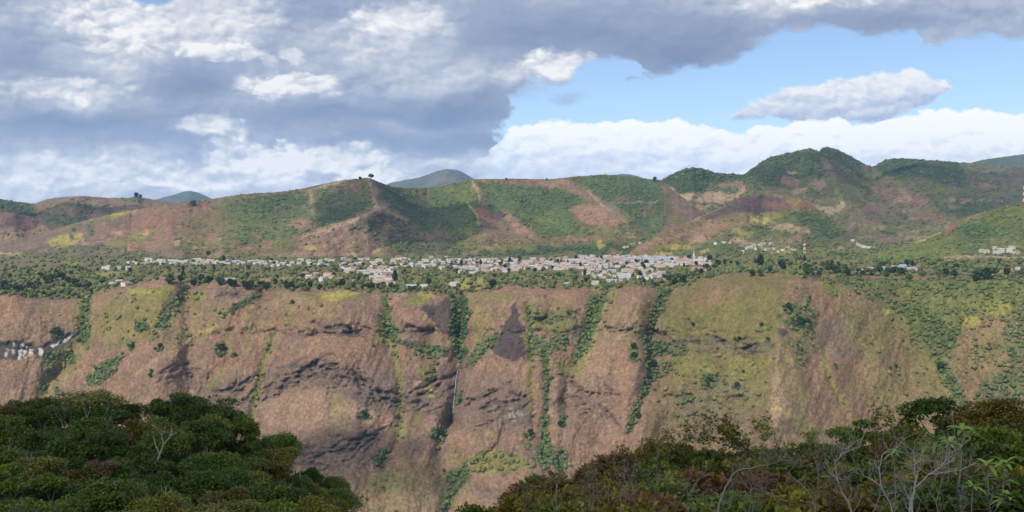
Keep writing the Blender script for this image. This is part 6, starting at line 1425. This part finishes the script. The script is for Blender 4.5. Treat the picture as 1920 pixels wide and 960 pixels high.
SPUR = spur()
BROAD = []
for i, (pal, word) in enumerate([('dark', 'dark green'), ('mid', 'mid green'), ('olive', 'olive green'), ('dark', 'dark green'), ('mid', 'mid green'), ('grey', 'greyish green'), ('rusty', 'bronze-tinted'), ('dark', 'dark green')]):
    BROAD.append((word, broad_tree(40 + i, pal, 10, [5.2, 4.8, 5.4, 4.4, 5.6, 4.9, 4.6, 5.0][i], [.62, .7, .55, .75, .6, .7, .6, .55][i], [13, 12, 15, 11, 15, 12, 13, 16][i], 7500, .42, [GREYB, PALE, GREYB, DRYB][i % 4])))
rl = np.random.default_rng(31)
for Y in (231, 219, 206, 193, 181, 169, 157, 146, 135, 124, 113):
    step = 6.3 / Y * F
    for px in np.arange(-150 + rl.uniform(0, step), 770, step):
        pxx, YY = px + rl.normal() * step * .2, Y + rl.normal() * 2.6
        if Y < 231 and canopy_l(pxx, YY) > 1060: continue
        if canopy_l(pxx, YY) > 1045 or TOPL(pxx) > 985: continue
        if abs(pxx - 292) < 14 and 180 < YY < 200: continue
        i = rl.choice(8, p=[.17, .16, .13, .15, .15, .08, .07, .09])
        word, ms = BROAD[i]
        sc = rl.uniform(.72, 1.0) * (.92 if Y > 225 else 1)
        if TOPL(pxx) > 850: sc *= .85
        row = 'on the skyline of the shaded wood' if Y > 225 else ('in the upper part of the shaded wood' if Y > 185 else ('in the middle of the shaded wood' if Y > 150 else 'at the bottom of the shaded wood'))
        side = ('level end' if pxx < 130 else 'near the forked trunk' if pxx < 360 else 'where it starts dropping' if pxx < 500 else 'descending tip')
        p = SPUR(pxx, YY)
        plant('forest_tree', ms, p, rl.random() * 6.28, sc, f'{word} spreading tree {row}, {side}', 'tree', f'{word} trees {row}, {side}')

def undergrowth(fn, x0, x1, y0, y1, n, hmax, leaf, seed, label, lim):
    rng = np.random.default_rng(seed)
    Y = np.sqrt(rng.uniform(y0 ** 2, y1 ** 2, n)); X = rng.uniform(x0, x1, n)
    cl = fbm(X / 30, Y / (hmax * .6), 3, seed)
    B = np.stack([fn(float(a), float(b)) for a, b in zip(X, Y)])
    B[:, 2] += hmax * rng.random(n) ** .7 * (.35 + 1.1 * np.clip(cl - .25, 0, 1))
    k = rng.choice(3, n, p=[.45, .35, .2]); cols = np.stack([pick_cols(rng, nm, n) for nm in ('dark', 'mid', 'olive')])[k, np.arange(n)]
    v, f, c = leaves(rng, B, rng.normal(size=(n, 3)) + np.array([0, 0, .4]), leaf, leaf * .4, cols)
    tag(link('undergrowth', mesh_np('undergrowth', v, f, LEAFMAT, c)), label, None, None, 'stuff')


undergrowth(SPUR, -160, 690, 104, 234, 42000, 6.0, .55, 61, 'leafy undergrowth between the trees of the shaded wood', 0)

for px, Y, i, s, dz in [(458, 222, 1, .8, .3), (478, 216, 0, .78, 0), (500, 226, 4, .8, .2), (470, 205, 7, .75, 0)]:
    plant('forest_tree', BROAD[i][1], SPUR(px, Y) + np.array([0, 0, dz]), px, s, f'{BROAD[i][0]} spreading tree closing the gap where the wood edge drops', 'tree', f'{BROAD[i][0]} trees at the drop of the wood edge')
# single trees of the wood that stand out
tw = Twigs(); q = lambda x, y, z: np.array([x, y, z], float)
tw.tube([q(-1.2, 0, -2), q(-1.0, 0, 1), q(.3, 0, 4.6), q(1.0, 0, 6.4)], [.22, .2, .17, .14], 7)
for a, b, c in [((1.0, 0, 6.4), (2.4, -.2, 8), (4.2, 0, 9.2)), ((1.0, 0, 6.4), (.6, .2, 8), (-.2, 0, 9.4)), ((.3, 0, 4.6), (-.4, -.3, 6.5), (-.8, 0, 8)), ((2.4, -.2, 8), (2.6, 0, 9.3), (2.4, 0, 10)), ((.6, .2, 8), (1.2, 0, 9), (1.4, 0, 10)), ((-.2, 0, 9.4), (-1, 0, 10), (-1.6, 0, 10.2))]:
    tw.tube([q(*a), q(*b), q(*c)], [.13, .09, .04], 6)
vv, ff, cc = leaves(np.random.default_rng(4), np.concatenate([q(*c) + np.random.default_rng(i).normal(size=(60, 3)) * np.array([.7, .6, .35]) for i, c in enumerate([(4.2, 0, 9.2), (-.2, 0, 9.4), (2.4, 0, 10), (-1.6, 0, 10.2)])]), np.random.default_rng(9).normal(size=(240, 3)), .4, .15, pick_cols(np.random.default_rng(2), 'olive', 240))
plant('forked_tree', (tw.mesh('trunk', PALE), mesh_np('foliage', vv, ff, LEAFMAT, cc)), SPUR(292, 190) + q(0, 0, 2.2), 0, .95, 'nearly leafless tree with a pale forked trunk inside the shaded wood', 'tree')
tw = Twigs(); tw.tube([q(-.7, 0, -2), q(-.3, 0, 3), q(.5, 0, 7.5)], [.26, .22, .16], 7); tw.tube([q(-.1, 0, 4), q(-1.4, 0, 7)], [.1, .05], 5)
plant('slanting_tree', (tw.mesh('trunk', YELB), BROAD[3][1][0]), SPUR(396, 214) + q(0, 0, .8), 0, .8, 'tree with a yellowish slanting trunk at the wood edge', 'tree')
plant('grey_tree', (bare_tree(8, 12, .2, 5, PALE, .5, (.05, 0)).mesh('trunk', PALE),), SPUR(175, 214) + q(0, 0, .5), .4, 1.0, 'grey leafless tree with many fine branches in the shaded wood', 'tree')
plant('grey_tree', (bare_tree(18, 11, .16, 5, GREYB, .5, (-.05, 0)).mesh('trunk', GREYB),), SPUR(128, 210) + q(0, 0, .2), 1.4, 1.0, 'thin grey leafless tree beside the rounded grey crown', 'tree')
cr = broad_tree(71, 'grey', 11, 5.5, .62, 10, 4200, .4, PALE, .8)
plant('rounded_tree', cr, SPUR(165, 226) + q(0, 0, .2), .3, (1.25, 1.0, 1.05), 'tall round-topped tree with a thin greyish crown on the skyline of the wood', 'tree')
fl = broad_tree(72, 'dark', 11, 5.2, .3, 14, 4600, .45, GREYB, .3)
plant('flat_topped_tree', fl, SPUR(335, 226) + q(0, 0, .2), 1.3, (.95, .9, 1.03), 'dark flat-topped tree rising above the skyline of the wood', 'tree')
plant('flat_topped_tree', fl, SPUR(402, 228) + q(0, 0, -.6), 2.9, (1.0, .9, 1.0), 'dark flat-topped tree where the wood edge starts to drop', 'tree')
lg = broad_tree(73, 'light', 7, 3.0, .55, 8, 2600, .45, GREYB)
for px, Y, s, t in [(8, 160, .9, 'bright green young tree at the level end of the wood, upper one'), (22, 150, .8, 'bright green young tree at the level end of the wood, lower one'), (88, 153, .85, 'bright yellow-green young tree amid the darker crowns of the wood'), (530, 141, .75, 'pale green small tree at the foot of the wood'), (560, 150, .7, 'pale green small tree near the descending tip')]:
    plant('young_tree', lg, SPUR(px, Y) + q(0, 0, 4.3), px * .1, s, t, 'tree')
mv = broad_tree(74, 'mauve', 7, 3.0, .5, 8, 1800, .3, DRYB)
plant('dry_tree', mv, SPUR(190, 168) + q(0, 0, 3.6), 0, .9, 'mauve-brown dry tree among the green crowns', 'tree')

# ------------------------------------------------------------------ the brushy slope just below the viewpoint
TOPR = tab([(500, 1200), (700, 1080), (800, 1010), (860, 950), (900, 930), (940, 915), (970, 880), (1010, 860), (1100, 842), (1170, 822), (1250, 800), (1300, 800), (1400, 804), (1500, 806), (1600, 795), (1680, 776), (1740, 766), (1800, 752), (1920, 745), (2300, 735), (3300, 760)])


def canopy_r(px, Y): return TOPR(px) + (64 - Y) / 36.0 * 175


def near_ground():
    xs = np.arange(380, 3300, 16.0); Ys = np.concatenate([np.linspace(9, 66, 50), np.linspace(68, 220, 24)])
    PX, YY = np.meshgrid(xs, Ys)
    yc = np.minimum(YY, 66)
    P = at(PX, canopy_r(PX, np.maximum(yc, 26)), yc)
    P[..., 2] -= 2.1 + .02 * yc
    d = np.maximum(YY - 66, 0)
    P[..., 0] *= YY / yc; P[..., 1] = YY; P[..., 2] -= d * .8
    P[..., 2] += (fbm(P[..., 0] / 5, P[..., 1] / 5, 3, 950) - .5) * 1.0
    rgb = np.broadcast_to(np.array((.075, .06, .035)), P.shape) * (.6 + .8 * fbm(P[..., 0] / 2, P[..., 1] / 2, 3, 955))[..., None]
    sheet('slope', P, rgb, SPURMAT)
    return lambda px, Y: at(np.array(px * 1.0), np.array(canopy_r(px, Y) * 1.0), np.array(Y * 1.0)) - np.array([0, 0, 2.1 + .02 * Y])


NEAR = near_ground()
undergrowth(NEAR, 860, 2060, 30, 66, 26000, 1.5, .2, 62, 'tangled low undergrowth on the brushy slope', 0)
BUSH = {k: [bush(200 + 10 * j + i, k, 1.5, 2.3, 4600, .24, 9) for i in range(2)] for j, k in enumerate(['dark', 'mid', 'olive', 'rusty', 'brown'])}
BWORD = dict(dark='dark green', mid='mid green', olive='olive', rusty='bronze', brown='dead brown-leaved')
rr_ = np.random.default_rng(63)


def near_zone(px, Y):
    a = ('at the top edge of the brushy slope' if Y > 58 else 'halfway down the brushy slope' if Y > 46 else 'in front on the brushy slope')
    b = ('near the round dark bush' if px < 1130 else 'behind the hooked grey branch' if px < 1440 else 'around the pale leaning stems' if px < 1660 else 'around the star-leaved plants')
    return a + ', ' + b


for Y in (64, 60, 56, 52, 48, 44, 40, 36.5, 33.5):
    step = 1.9 / Y * F
    for px in np.arange(880 + rr_.uniform(0, step), 2330, step):
        x2, Y2 = px + rr_.normal() * step * .25, Y + rr_.normal() * 1.0
        if canopy_r(x2, Y2) > 1075: continue
        pw = np.array([.1, .26, .48, .1, .06])
        if x2 < 1200 and Y < 52: pw = np.array([.12, .12, .28, .2, .28])
        elif 1480 < x2 < 1640 and Y < 44: pw = np.array([.1, .12, .28, .15, .35])
        elif x2 > 1750: pw = np.array([.38, .26, .2, .14, .02])
        k = rr_.choice(['dark', 'mid', 'olive', 'rusty', 'brown'], p=pw)
        z = near_zone(x2, Y2)
        plant('bush', BUSH[k][rr_.integers(0, 2)], NEAR(x2, Y2), rr_.random() * 6.28, rr_.uniform(.8, 1.15), f'{BWORD[k]} bush {z}', 'bush', f'{BWORD[k]} bushes {z}')
plant('round_bush', bush(300, 'dark', 1.7, 2.9, 6500, .2, 9), NEAR(915, 60) + q(0, 0, .1), 0, 1.0, 'round dark green bush standing alone at the lower end of the brushy slope', 'bush')
for px, Y, s in [(870, 57, .75), (955, 58, .8)]:
    plant('bush', BUSH['dark'][0], NEAR(px, Y), px, s, 'dark green bush pressed against the round dark bush', 'bush', 'dark bushes beside the round bush')

TUFT = [tuft_tree(400 + i, p, 3.7, 11, .19, GREYB, 4, .72, .05) for i, p in enumerate(['olive', 'rusty', 'mid', 'olive'])]
for px, Y, s, i, w in [(1290, 62, 1.0, 0, 'airy bush-tree with leaf tufts leaning over the canyon'), (1345, 62, 1.1, 1, 'airy bronze tree with leaf tufts topping the brush'), (1390, 61, .95, 3, 'airy small tree with leaf tufts next to the thin twin stems'), (1425, 63, 1.05, 2, 'thin twin-stemmed tree with two small leaf tufts on top'), (1500, 62, .8, 2, 'low tufted tree on the edge of the brushy slope'), (1540, 62, .85, 0, 'tufted tree beside the flat-layered green tree'),
                       (1640, 62, 1.0, 3, 'tufted olive tree behind the pale leaning stems'), (1180, 62, .8, 1, 'tufted bronze tree on the low part of the edge'), (1240, 61, .8, 3, 'tufted olive tree between the bronze tree and the hooked branch'), (1090, 60, .7, 0, 'small tufted tree past the round dark bush')]:
    plant('tufted_tree', TUFT[i], NEAR(px, Y), px * .37, s, w, 'tree')
lay = broad_tree(81, 'mid', 3.4, 1.5, .22, 9, 2400, .17, GREYB, .5)
plant('layered_tree', lay, NEAR(1610, 63), .5, 1.15, 'flat-layered green tree standing on the edge of the slope', 'tree')
plant('layered_tree', lay, NEAR(1475, 62), 2.5, .8, 'small flat-layered green tree on the edge of the slope', 'tree')
open_ = broad_tree(82, 'dark', 5.2, 1.75, .5, 9, 2300, .2, GREYB, .6)
plant('lone_tree', open_, NEAR(1745, 66) + q(0, 0, -.3), 1.0, .92, 'slender tree with an open dark crown rising above everything on the near slope', 'tree')
sm = broad_tree(83, 'dark', 4.2, .8, .6, 5, 700, .18, GREYB, .5)
plant('lone_tree', sm, NEAR(1702, 66), .2, .84, 'little ball-headed tree beside the slender open-crowned tree', 'tree')
umb = broad_tree(84, 'rusty', 4.2, 3.0, .28, 16, 7000, .19, GREYB, .35)
plant('spreading_tree', umb, NEAR(1875, 62) + q(0, 0, -.3), .3, (1.0, .8, .95), 'wide flat-crowned bronze-green tree at the high end of the near slope', 'tree')
plant('spreading_tree', umb, NEAR(1975, 58) + q(0, 0, -.3), 2.3, (.9, .8, .9), 'second flat-crowned bronze-green tree cut by the frame edge', 'tree')
plant('round_bush', bush(301, 'mid', 1.7, 2.8, 6500, .2, 9), NEAR(1838, 53) + q(0, 0, .4), 0, 1.0, 'dense deep green bush under the flat-crowned tree', 'bush')
plant('tall_bush', bush(302, 'dark', 1.0, 2.9, 3000, .2, 6), NEAR(1808, 65) + q(0, 0, .2), 0, 1.0, 'dark upright bush between the slender tree and the flat-crowned tree', 'bush')
ROS = [rosette_tree(500 + i, 2.4, 11, .95) for i in range(4)]
for i, (px, py, Y, s, t) in enumerate([(1797, 806, 44, .95, 'star-leaved bright green plant, the topmost of its cluster'), (1757, 826, 42, .9, 'star-leaved bright green plant below the slender tree'), (1782, 832, 41, .7, 'small star-leaved plant between two larger ones'), (1893, 905, 36, .8, 'large star-leaved plant near the frame corner, upper one'), (1850, 870, 36, .75, 'star-leaved plant with yellowing blades in the middle of the brush'), (1900, 935, 34, .65, 'large star-leaved plant near the frame corner, lower one'), (1885, 870, 37, .75, 'star-leaved plant under the dense deep green bush'), (1826, 915, 33, .55, 'little star-leaved plant beside the pale twin trunks'), (1680, 850, 38, .55, 'faded star-leaved plant among the bare stems')]):
    top = at(np.array(px * 1.0), np.array(py * 1.0), np.array(Y * 1.0)); root = top - q(0, 0, 2.4 * s)
    plant('rosette_plant', ROS[i % 4], root, i * 1.3, s, t, 'plant')


# bare grey stems: limbs drawn as the photo shows them, at their own distance, with side twigs grown from them
def limbs(name, Y, lines, bark, label, twig=.55, seed=1, dens=2, sway=.5):
    rng = np.random.default_rng(seed); tw = Twigs(); Y = Y * .78; twig = twig * .85
    b = at(np.array(lines[0][1][0][0] * 1.0), np.array(lines[0][1][0][1] * 1.0), np.array(Y * 1.0))
    for r0, pts in lines:
        dy = rng.normal() * sway * (pts is not lines[0][1])
        P = [at(np.array(x * 1.0), np.array(y * 1.0), np.array(Y + dy * i / max(1, len(pts) - 1))) - b for i, (x, y) in enumerate(pts)]
        Q = [P[0]]
        for a, c in zip(P[:-1], P[1:]):
            Q += [a + (c - a) * .5 + rng.normal(size=3) * .04 * np.linalg.norm(c - a), c]
        R = [r0 * .40 * (1 - .62 * i / (len(Q) - 1)) for i in range(len(Q))]
        tw.tube(Q, R, 7 if r0 > .05 else 5)
        for i in range(1, len(Q)):
            for k in range(rng.integers(1, dens + 3)):
                d = unit(rng.normal(size=3) * np.array([1, .8, .8]) + np.array([0, 0, .7]))
                grow(rng, tw, Q[i], d, twig * rng.uniform(.4, 1.0), max(.006, R[i] * .28), 3, .55, .12, (2, 2), None, .11, .72)
    plant(name, (tw.mesh('branches', bark),), b, 0, 1.0, label, 'bare tree')


limbs('bare_tree', 38, [(.105, [(1708, 985), (1710, 940), (1716, 905), (1722, 885)]), (.06, [(1714, 915), (1740, 890), (1765, 875), (1790, 858)]), (.045, [(1718, 900), (1714, 888), (1716, 870), (1712, 850)]), (.04, [(1740, 890), (1760, 888), (1800, 882), (1830, 868)]), (.035, [(1720, 888), (1732, 872), (1728, 862)]), (.03, [(1765, 875), (1780, 850), (1800, 840)])], PALE, 'pale bare tree with a stout trunk forking towards the star-leaved plants', .6, 1, 3)
limbs('bare_tree', 37.6, [(.07, [(1702, 985), (1706, 950), (1708, 920)])], PALE, 'pale broken stem close against the stout bare trunk', .2, 2, 0)
limbs('bare_tree', 40, [(.075, [(1690, 985), (1668, 940), (1652, 912), (1648, 880), (1655, 852)]), (.04, [(1652, 912), (1630, 897), (1608, 888)]), (.03, [(1655, 852), (1680, 840), (1700, 820)]), (.03, [(1648, 880), (1640, 868)])], PALE, 'pale bare tree leaning away from the stout trunk, dark in its middle', .5, 3, 2)
limbs('bare_tree', 40, [(.085, [(1606, 985), (1590, 940), (1572, 905), (1566, 893), (1558, 889)]), (.05, [(1570, 900), (1567, 880), (1566, 866), (1580, 850), (1600, 832)]), (.03, [(1580, 850), (1612, 838), (1622, 812)])], PALE, 'pale leaning tree with a broken end and one long upright limb', .5, 4, 2)
limbs('bare_tree', 41, [(.06, [(1535, 985), (1528, 950), (1520, 928), (1500, 905), (1478, 887)]), (.035, [(1534, 930), (1534, 880), (1533, 866), (1524, 852)]), (.03, [(1533, 880), (1540, 880)])], GREYB, 'grey bare stem reaching back towards the hooked branch', .5, 5, 2)
limbs('bare_tree', 44, [(.11, [(1338, 985), (1348, 945), (1360, 915), (1372, 892), (1380, 884)]), (.065, [(1380, 884), (1410, 878), (1440, 872), (1458, 866)]), (.035, [(1458, 866), (1465, 850), (1480, 835)]), (.03, [(1458, 866), (1474, 862), (1490, 868)]), (.03, [(1440, 872), (1442, 850)]), (.03, [(1395, 882), (1405, 900), (1430, 916), (1460, 940), (1490, 970)])], GREYB, 'grey tree whose trunk bends over into a long hooked branch', .55, 6, 2)
limbs('bare_tree', 45, [(.05, [(1302, 985), (1298, 955), (1290, 930), (1282, 900)]), (.03, [(1290, 930), (1305, 905), (1315, 890)]), (.03, [(1298, 955), (1320, 925)])], GREYB, 'thin grey bare stem before the hooked branch', .5, 7, 3)
limbs('bare_tree', 43, [(.04, [(1265, 985), (1268, 950), (1262, 915), (1240, 885)]), (.03, [(1268, 950), (1285, 925)])], DRYB, 'thin brown bare stem next to the thin grey one', .5, 8, 3)
limbs('bare_tree', 42, [(.045, [(1760, 985), (1755, 940), (1765, 905), (1770, 890)]), (.03, [(1755, 940), (1740, 915)])], GREYB, 'grey bare stem in the shade past the stout trunk', .5, 9, 3)
limbs('bare_tree', 46, [(.05, [(1620, 985), (1640, 955), (1650, 930), (1690, 920)]), (.03, [(1600, 960), (1612, 940)])], GREYB, 'crooked grey stem lying low between two pale trees', .4, 10, 2)
for i, (px, h, d) in enumerate([(1010, 95, 8), (1045, 120, -6), (1075, 85, 10), (1105, 130, 4), (1130, 100, -14), (1160, 120, 10), (1195, 110, -8), (1225, 120, 6), (985, 70, 5), (1400, 90, 14), (1430, 110, -10), (1860, 90, -12), (1555, 90, 8), (1800, 70, 6)]):
    limbs('bare_shrub', 40 + i % 4, [(.03, [(px, 985), (px + d * .4, 985 - h * .45), (px + d, 985 - h)]), (.02, [(px + d * .4, 985 - h * .45), (px - d, 985 - h * .8)]), (.02, [(px, 985), (px + 2.2 * d, 985 - h * .7)])], [DRYB, GREYB][i % 2], f'{["brown", "grey"][i % 2]} twiggy leafless shrub {near_zone(px, 42)}', .55, 30 + i, 3)
    bpy.data.objects  # each shrub of a zone looks alike
for o in list(COL.objects):
    if o.name.startswith('bare_shrub'): o['category'] = 'shrub'; o['group'] = o['label'].replace('shrub', 'shrubs')
# straight thin stems that stick out of the brush
for i in range(90):
    px, Y = rr_.uniform(1000, 1900), rr_.uniform(42, 61)
    col = [GREYB, PALE, DRYB][i % 3]
    plant('dead_stem', (bare_tree(600 + i, rr_.uniform(2.4, 3.9), .024, 4, col, .5, (rr_.normal() * .25, 0), (1, 2)).mesh('branches', col),), NEAR(px, Y), rr_.random() * 6, 1.0, f'{["grey", "pale", "brown"][i % 3]} dead stem {near_zone(px, Y)}', 'dead stem', f'thin {["grey", "pale", "brown"][i % 3]} dead stems {near_zone(px, Y)}')

TWIG = [bare_tree(700 + i, 2.3, .022, 5, [DRYB, GREYB, DRYB, GREYB, PALE][i], .62, (0, 0), (2, 3), .18).mesh('branches', [DRYB, GREYB, DRYB, GREYB, PALE][i]) for i in range(5)]
for i in range(95):
    px, Y = rr_.uniform(960, 1960), rr_.uniform(30, 56)
    if canopy_r(px, Y) > 1090: continue
    k = i % 5
    z = near_zone(px, Y); w_ = ['brown', 'grey', 'brown', 'grey', 'pale'][k]
    plant('twiggy_shrub', (TWIG[k],), NEAR(px, Y) + q(0, 0, .5), rr_.random() * 6, rr_.uniform(.7, 1.15), f'{w_} fine-twigged leafless shrub {z}', 'shrub', f'{w_} fine-twigged leafless shrubs {z}')

# ------------------------------------------------------------------ clouds overhead that shade parts of the land
CLOUDM = bpy.data.materials.new('cloud_white'); CLOUDM.use_nodes = True
_b = CLOUDM.node_tree.nodes['Principled BSDF']; _b.inputs['Base Color'].default_value = (.9, .9, .9, 1); _b.inputs['Roughness'].default_value = 1; _b.inputs['Specular IOR Level'].default_value = 0


def cloud_mat(thin):
    m = CLOUDM.copy(); nt = m.node_tree
    t = nt.nodes.new('ShaderNodeBsdfTransparent'); mx = nt.nodes.new('ShaderNodeMixShader'); mx.inputs[0].default_value = thin ** .5
    nt.links.new(nt.nodes['Principled BSDF'].outputs[0], mx.inputs[1]); nt.links.new(t.outputs[0], mx.inputs[2])
    nt.links.new(mx.outputs[0], nt.nodes['Material Output'].inputs['Surface'])
    return m


def cloud(S, rx, ry, H, seed, label, thin):
    t = (H - S[2]) / SUN[2]
    c = np.array(S, float) + SUN * t
    V, Fc = ico(5)
    n = fbm(V[:, 0] * 2.2 + seed, V[:, 1] * 2.2 + V[:, 2], 4, seed); n2 = fbm(V[:, 0] * 6 + V[:, 2] * 3, V[:, 1] * 6, 3, seed + 9)
    r = 1 + (n - .5) * .9 + (n2 - .5) * .35
    W = V * r[:, None]
    W[:, 2] = np.where(W[:, 2] > 0, W[:, 2] * .55, W[:, 2] * .16)
    W = W * np.array([rx, ry, (rx + ry) / 2]) + c
    o = link('cloud', mesh_np('cloud', W, Fc, cloud_mat(thin), smooth=True))
    tag(o, label, None, None, 'stuff')


cloud((30, 110, -20), 420, 360, 2300, 3, 'grey-white cloud overhead shading the wood and brush', 0.2)
cloud((-250, 1745, -395), 135, 75, 2300, 8, 'small cloud overhead shading the foot of the canyon side', 0.45)
cloud((-420, 4350, 0), 330, 330, 2400, 13, 'cloud shading the spur behind the town', 0.45)
cloud((2350, 5700, 100), 900, 520, 2500, 17, 'broad cloud shading the mountain shoulder', 0.6)
cloud((-2500, 5500, 0), 700, 420, 2500, 23, 'cloud shading the distant brown ridge', 0.55)
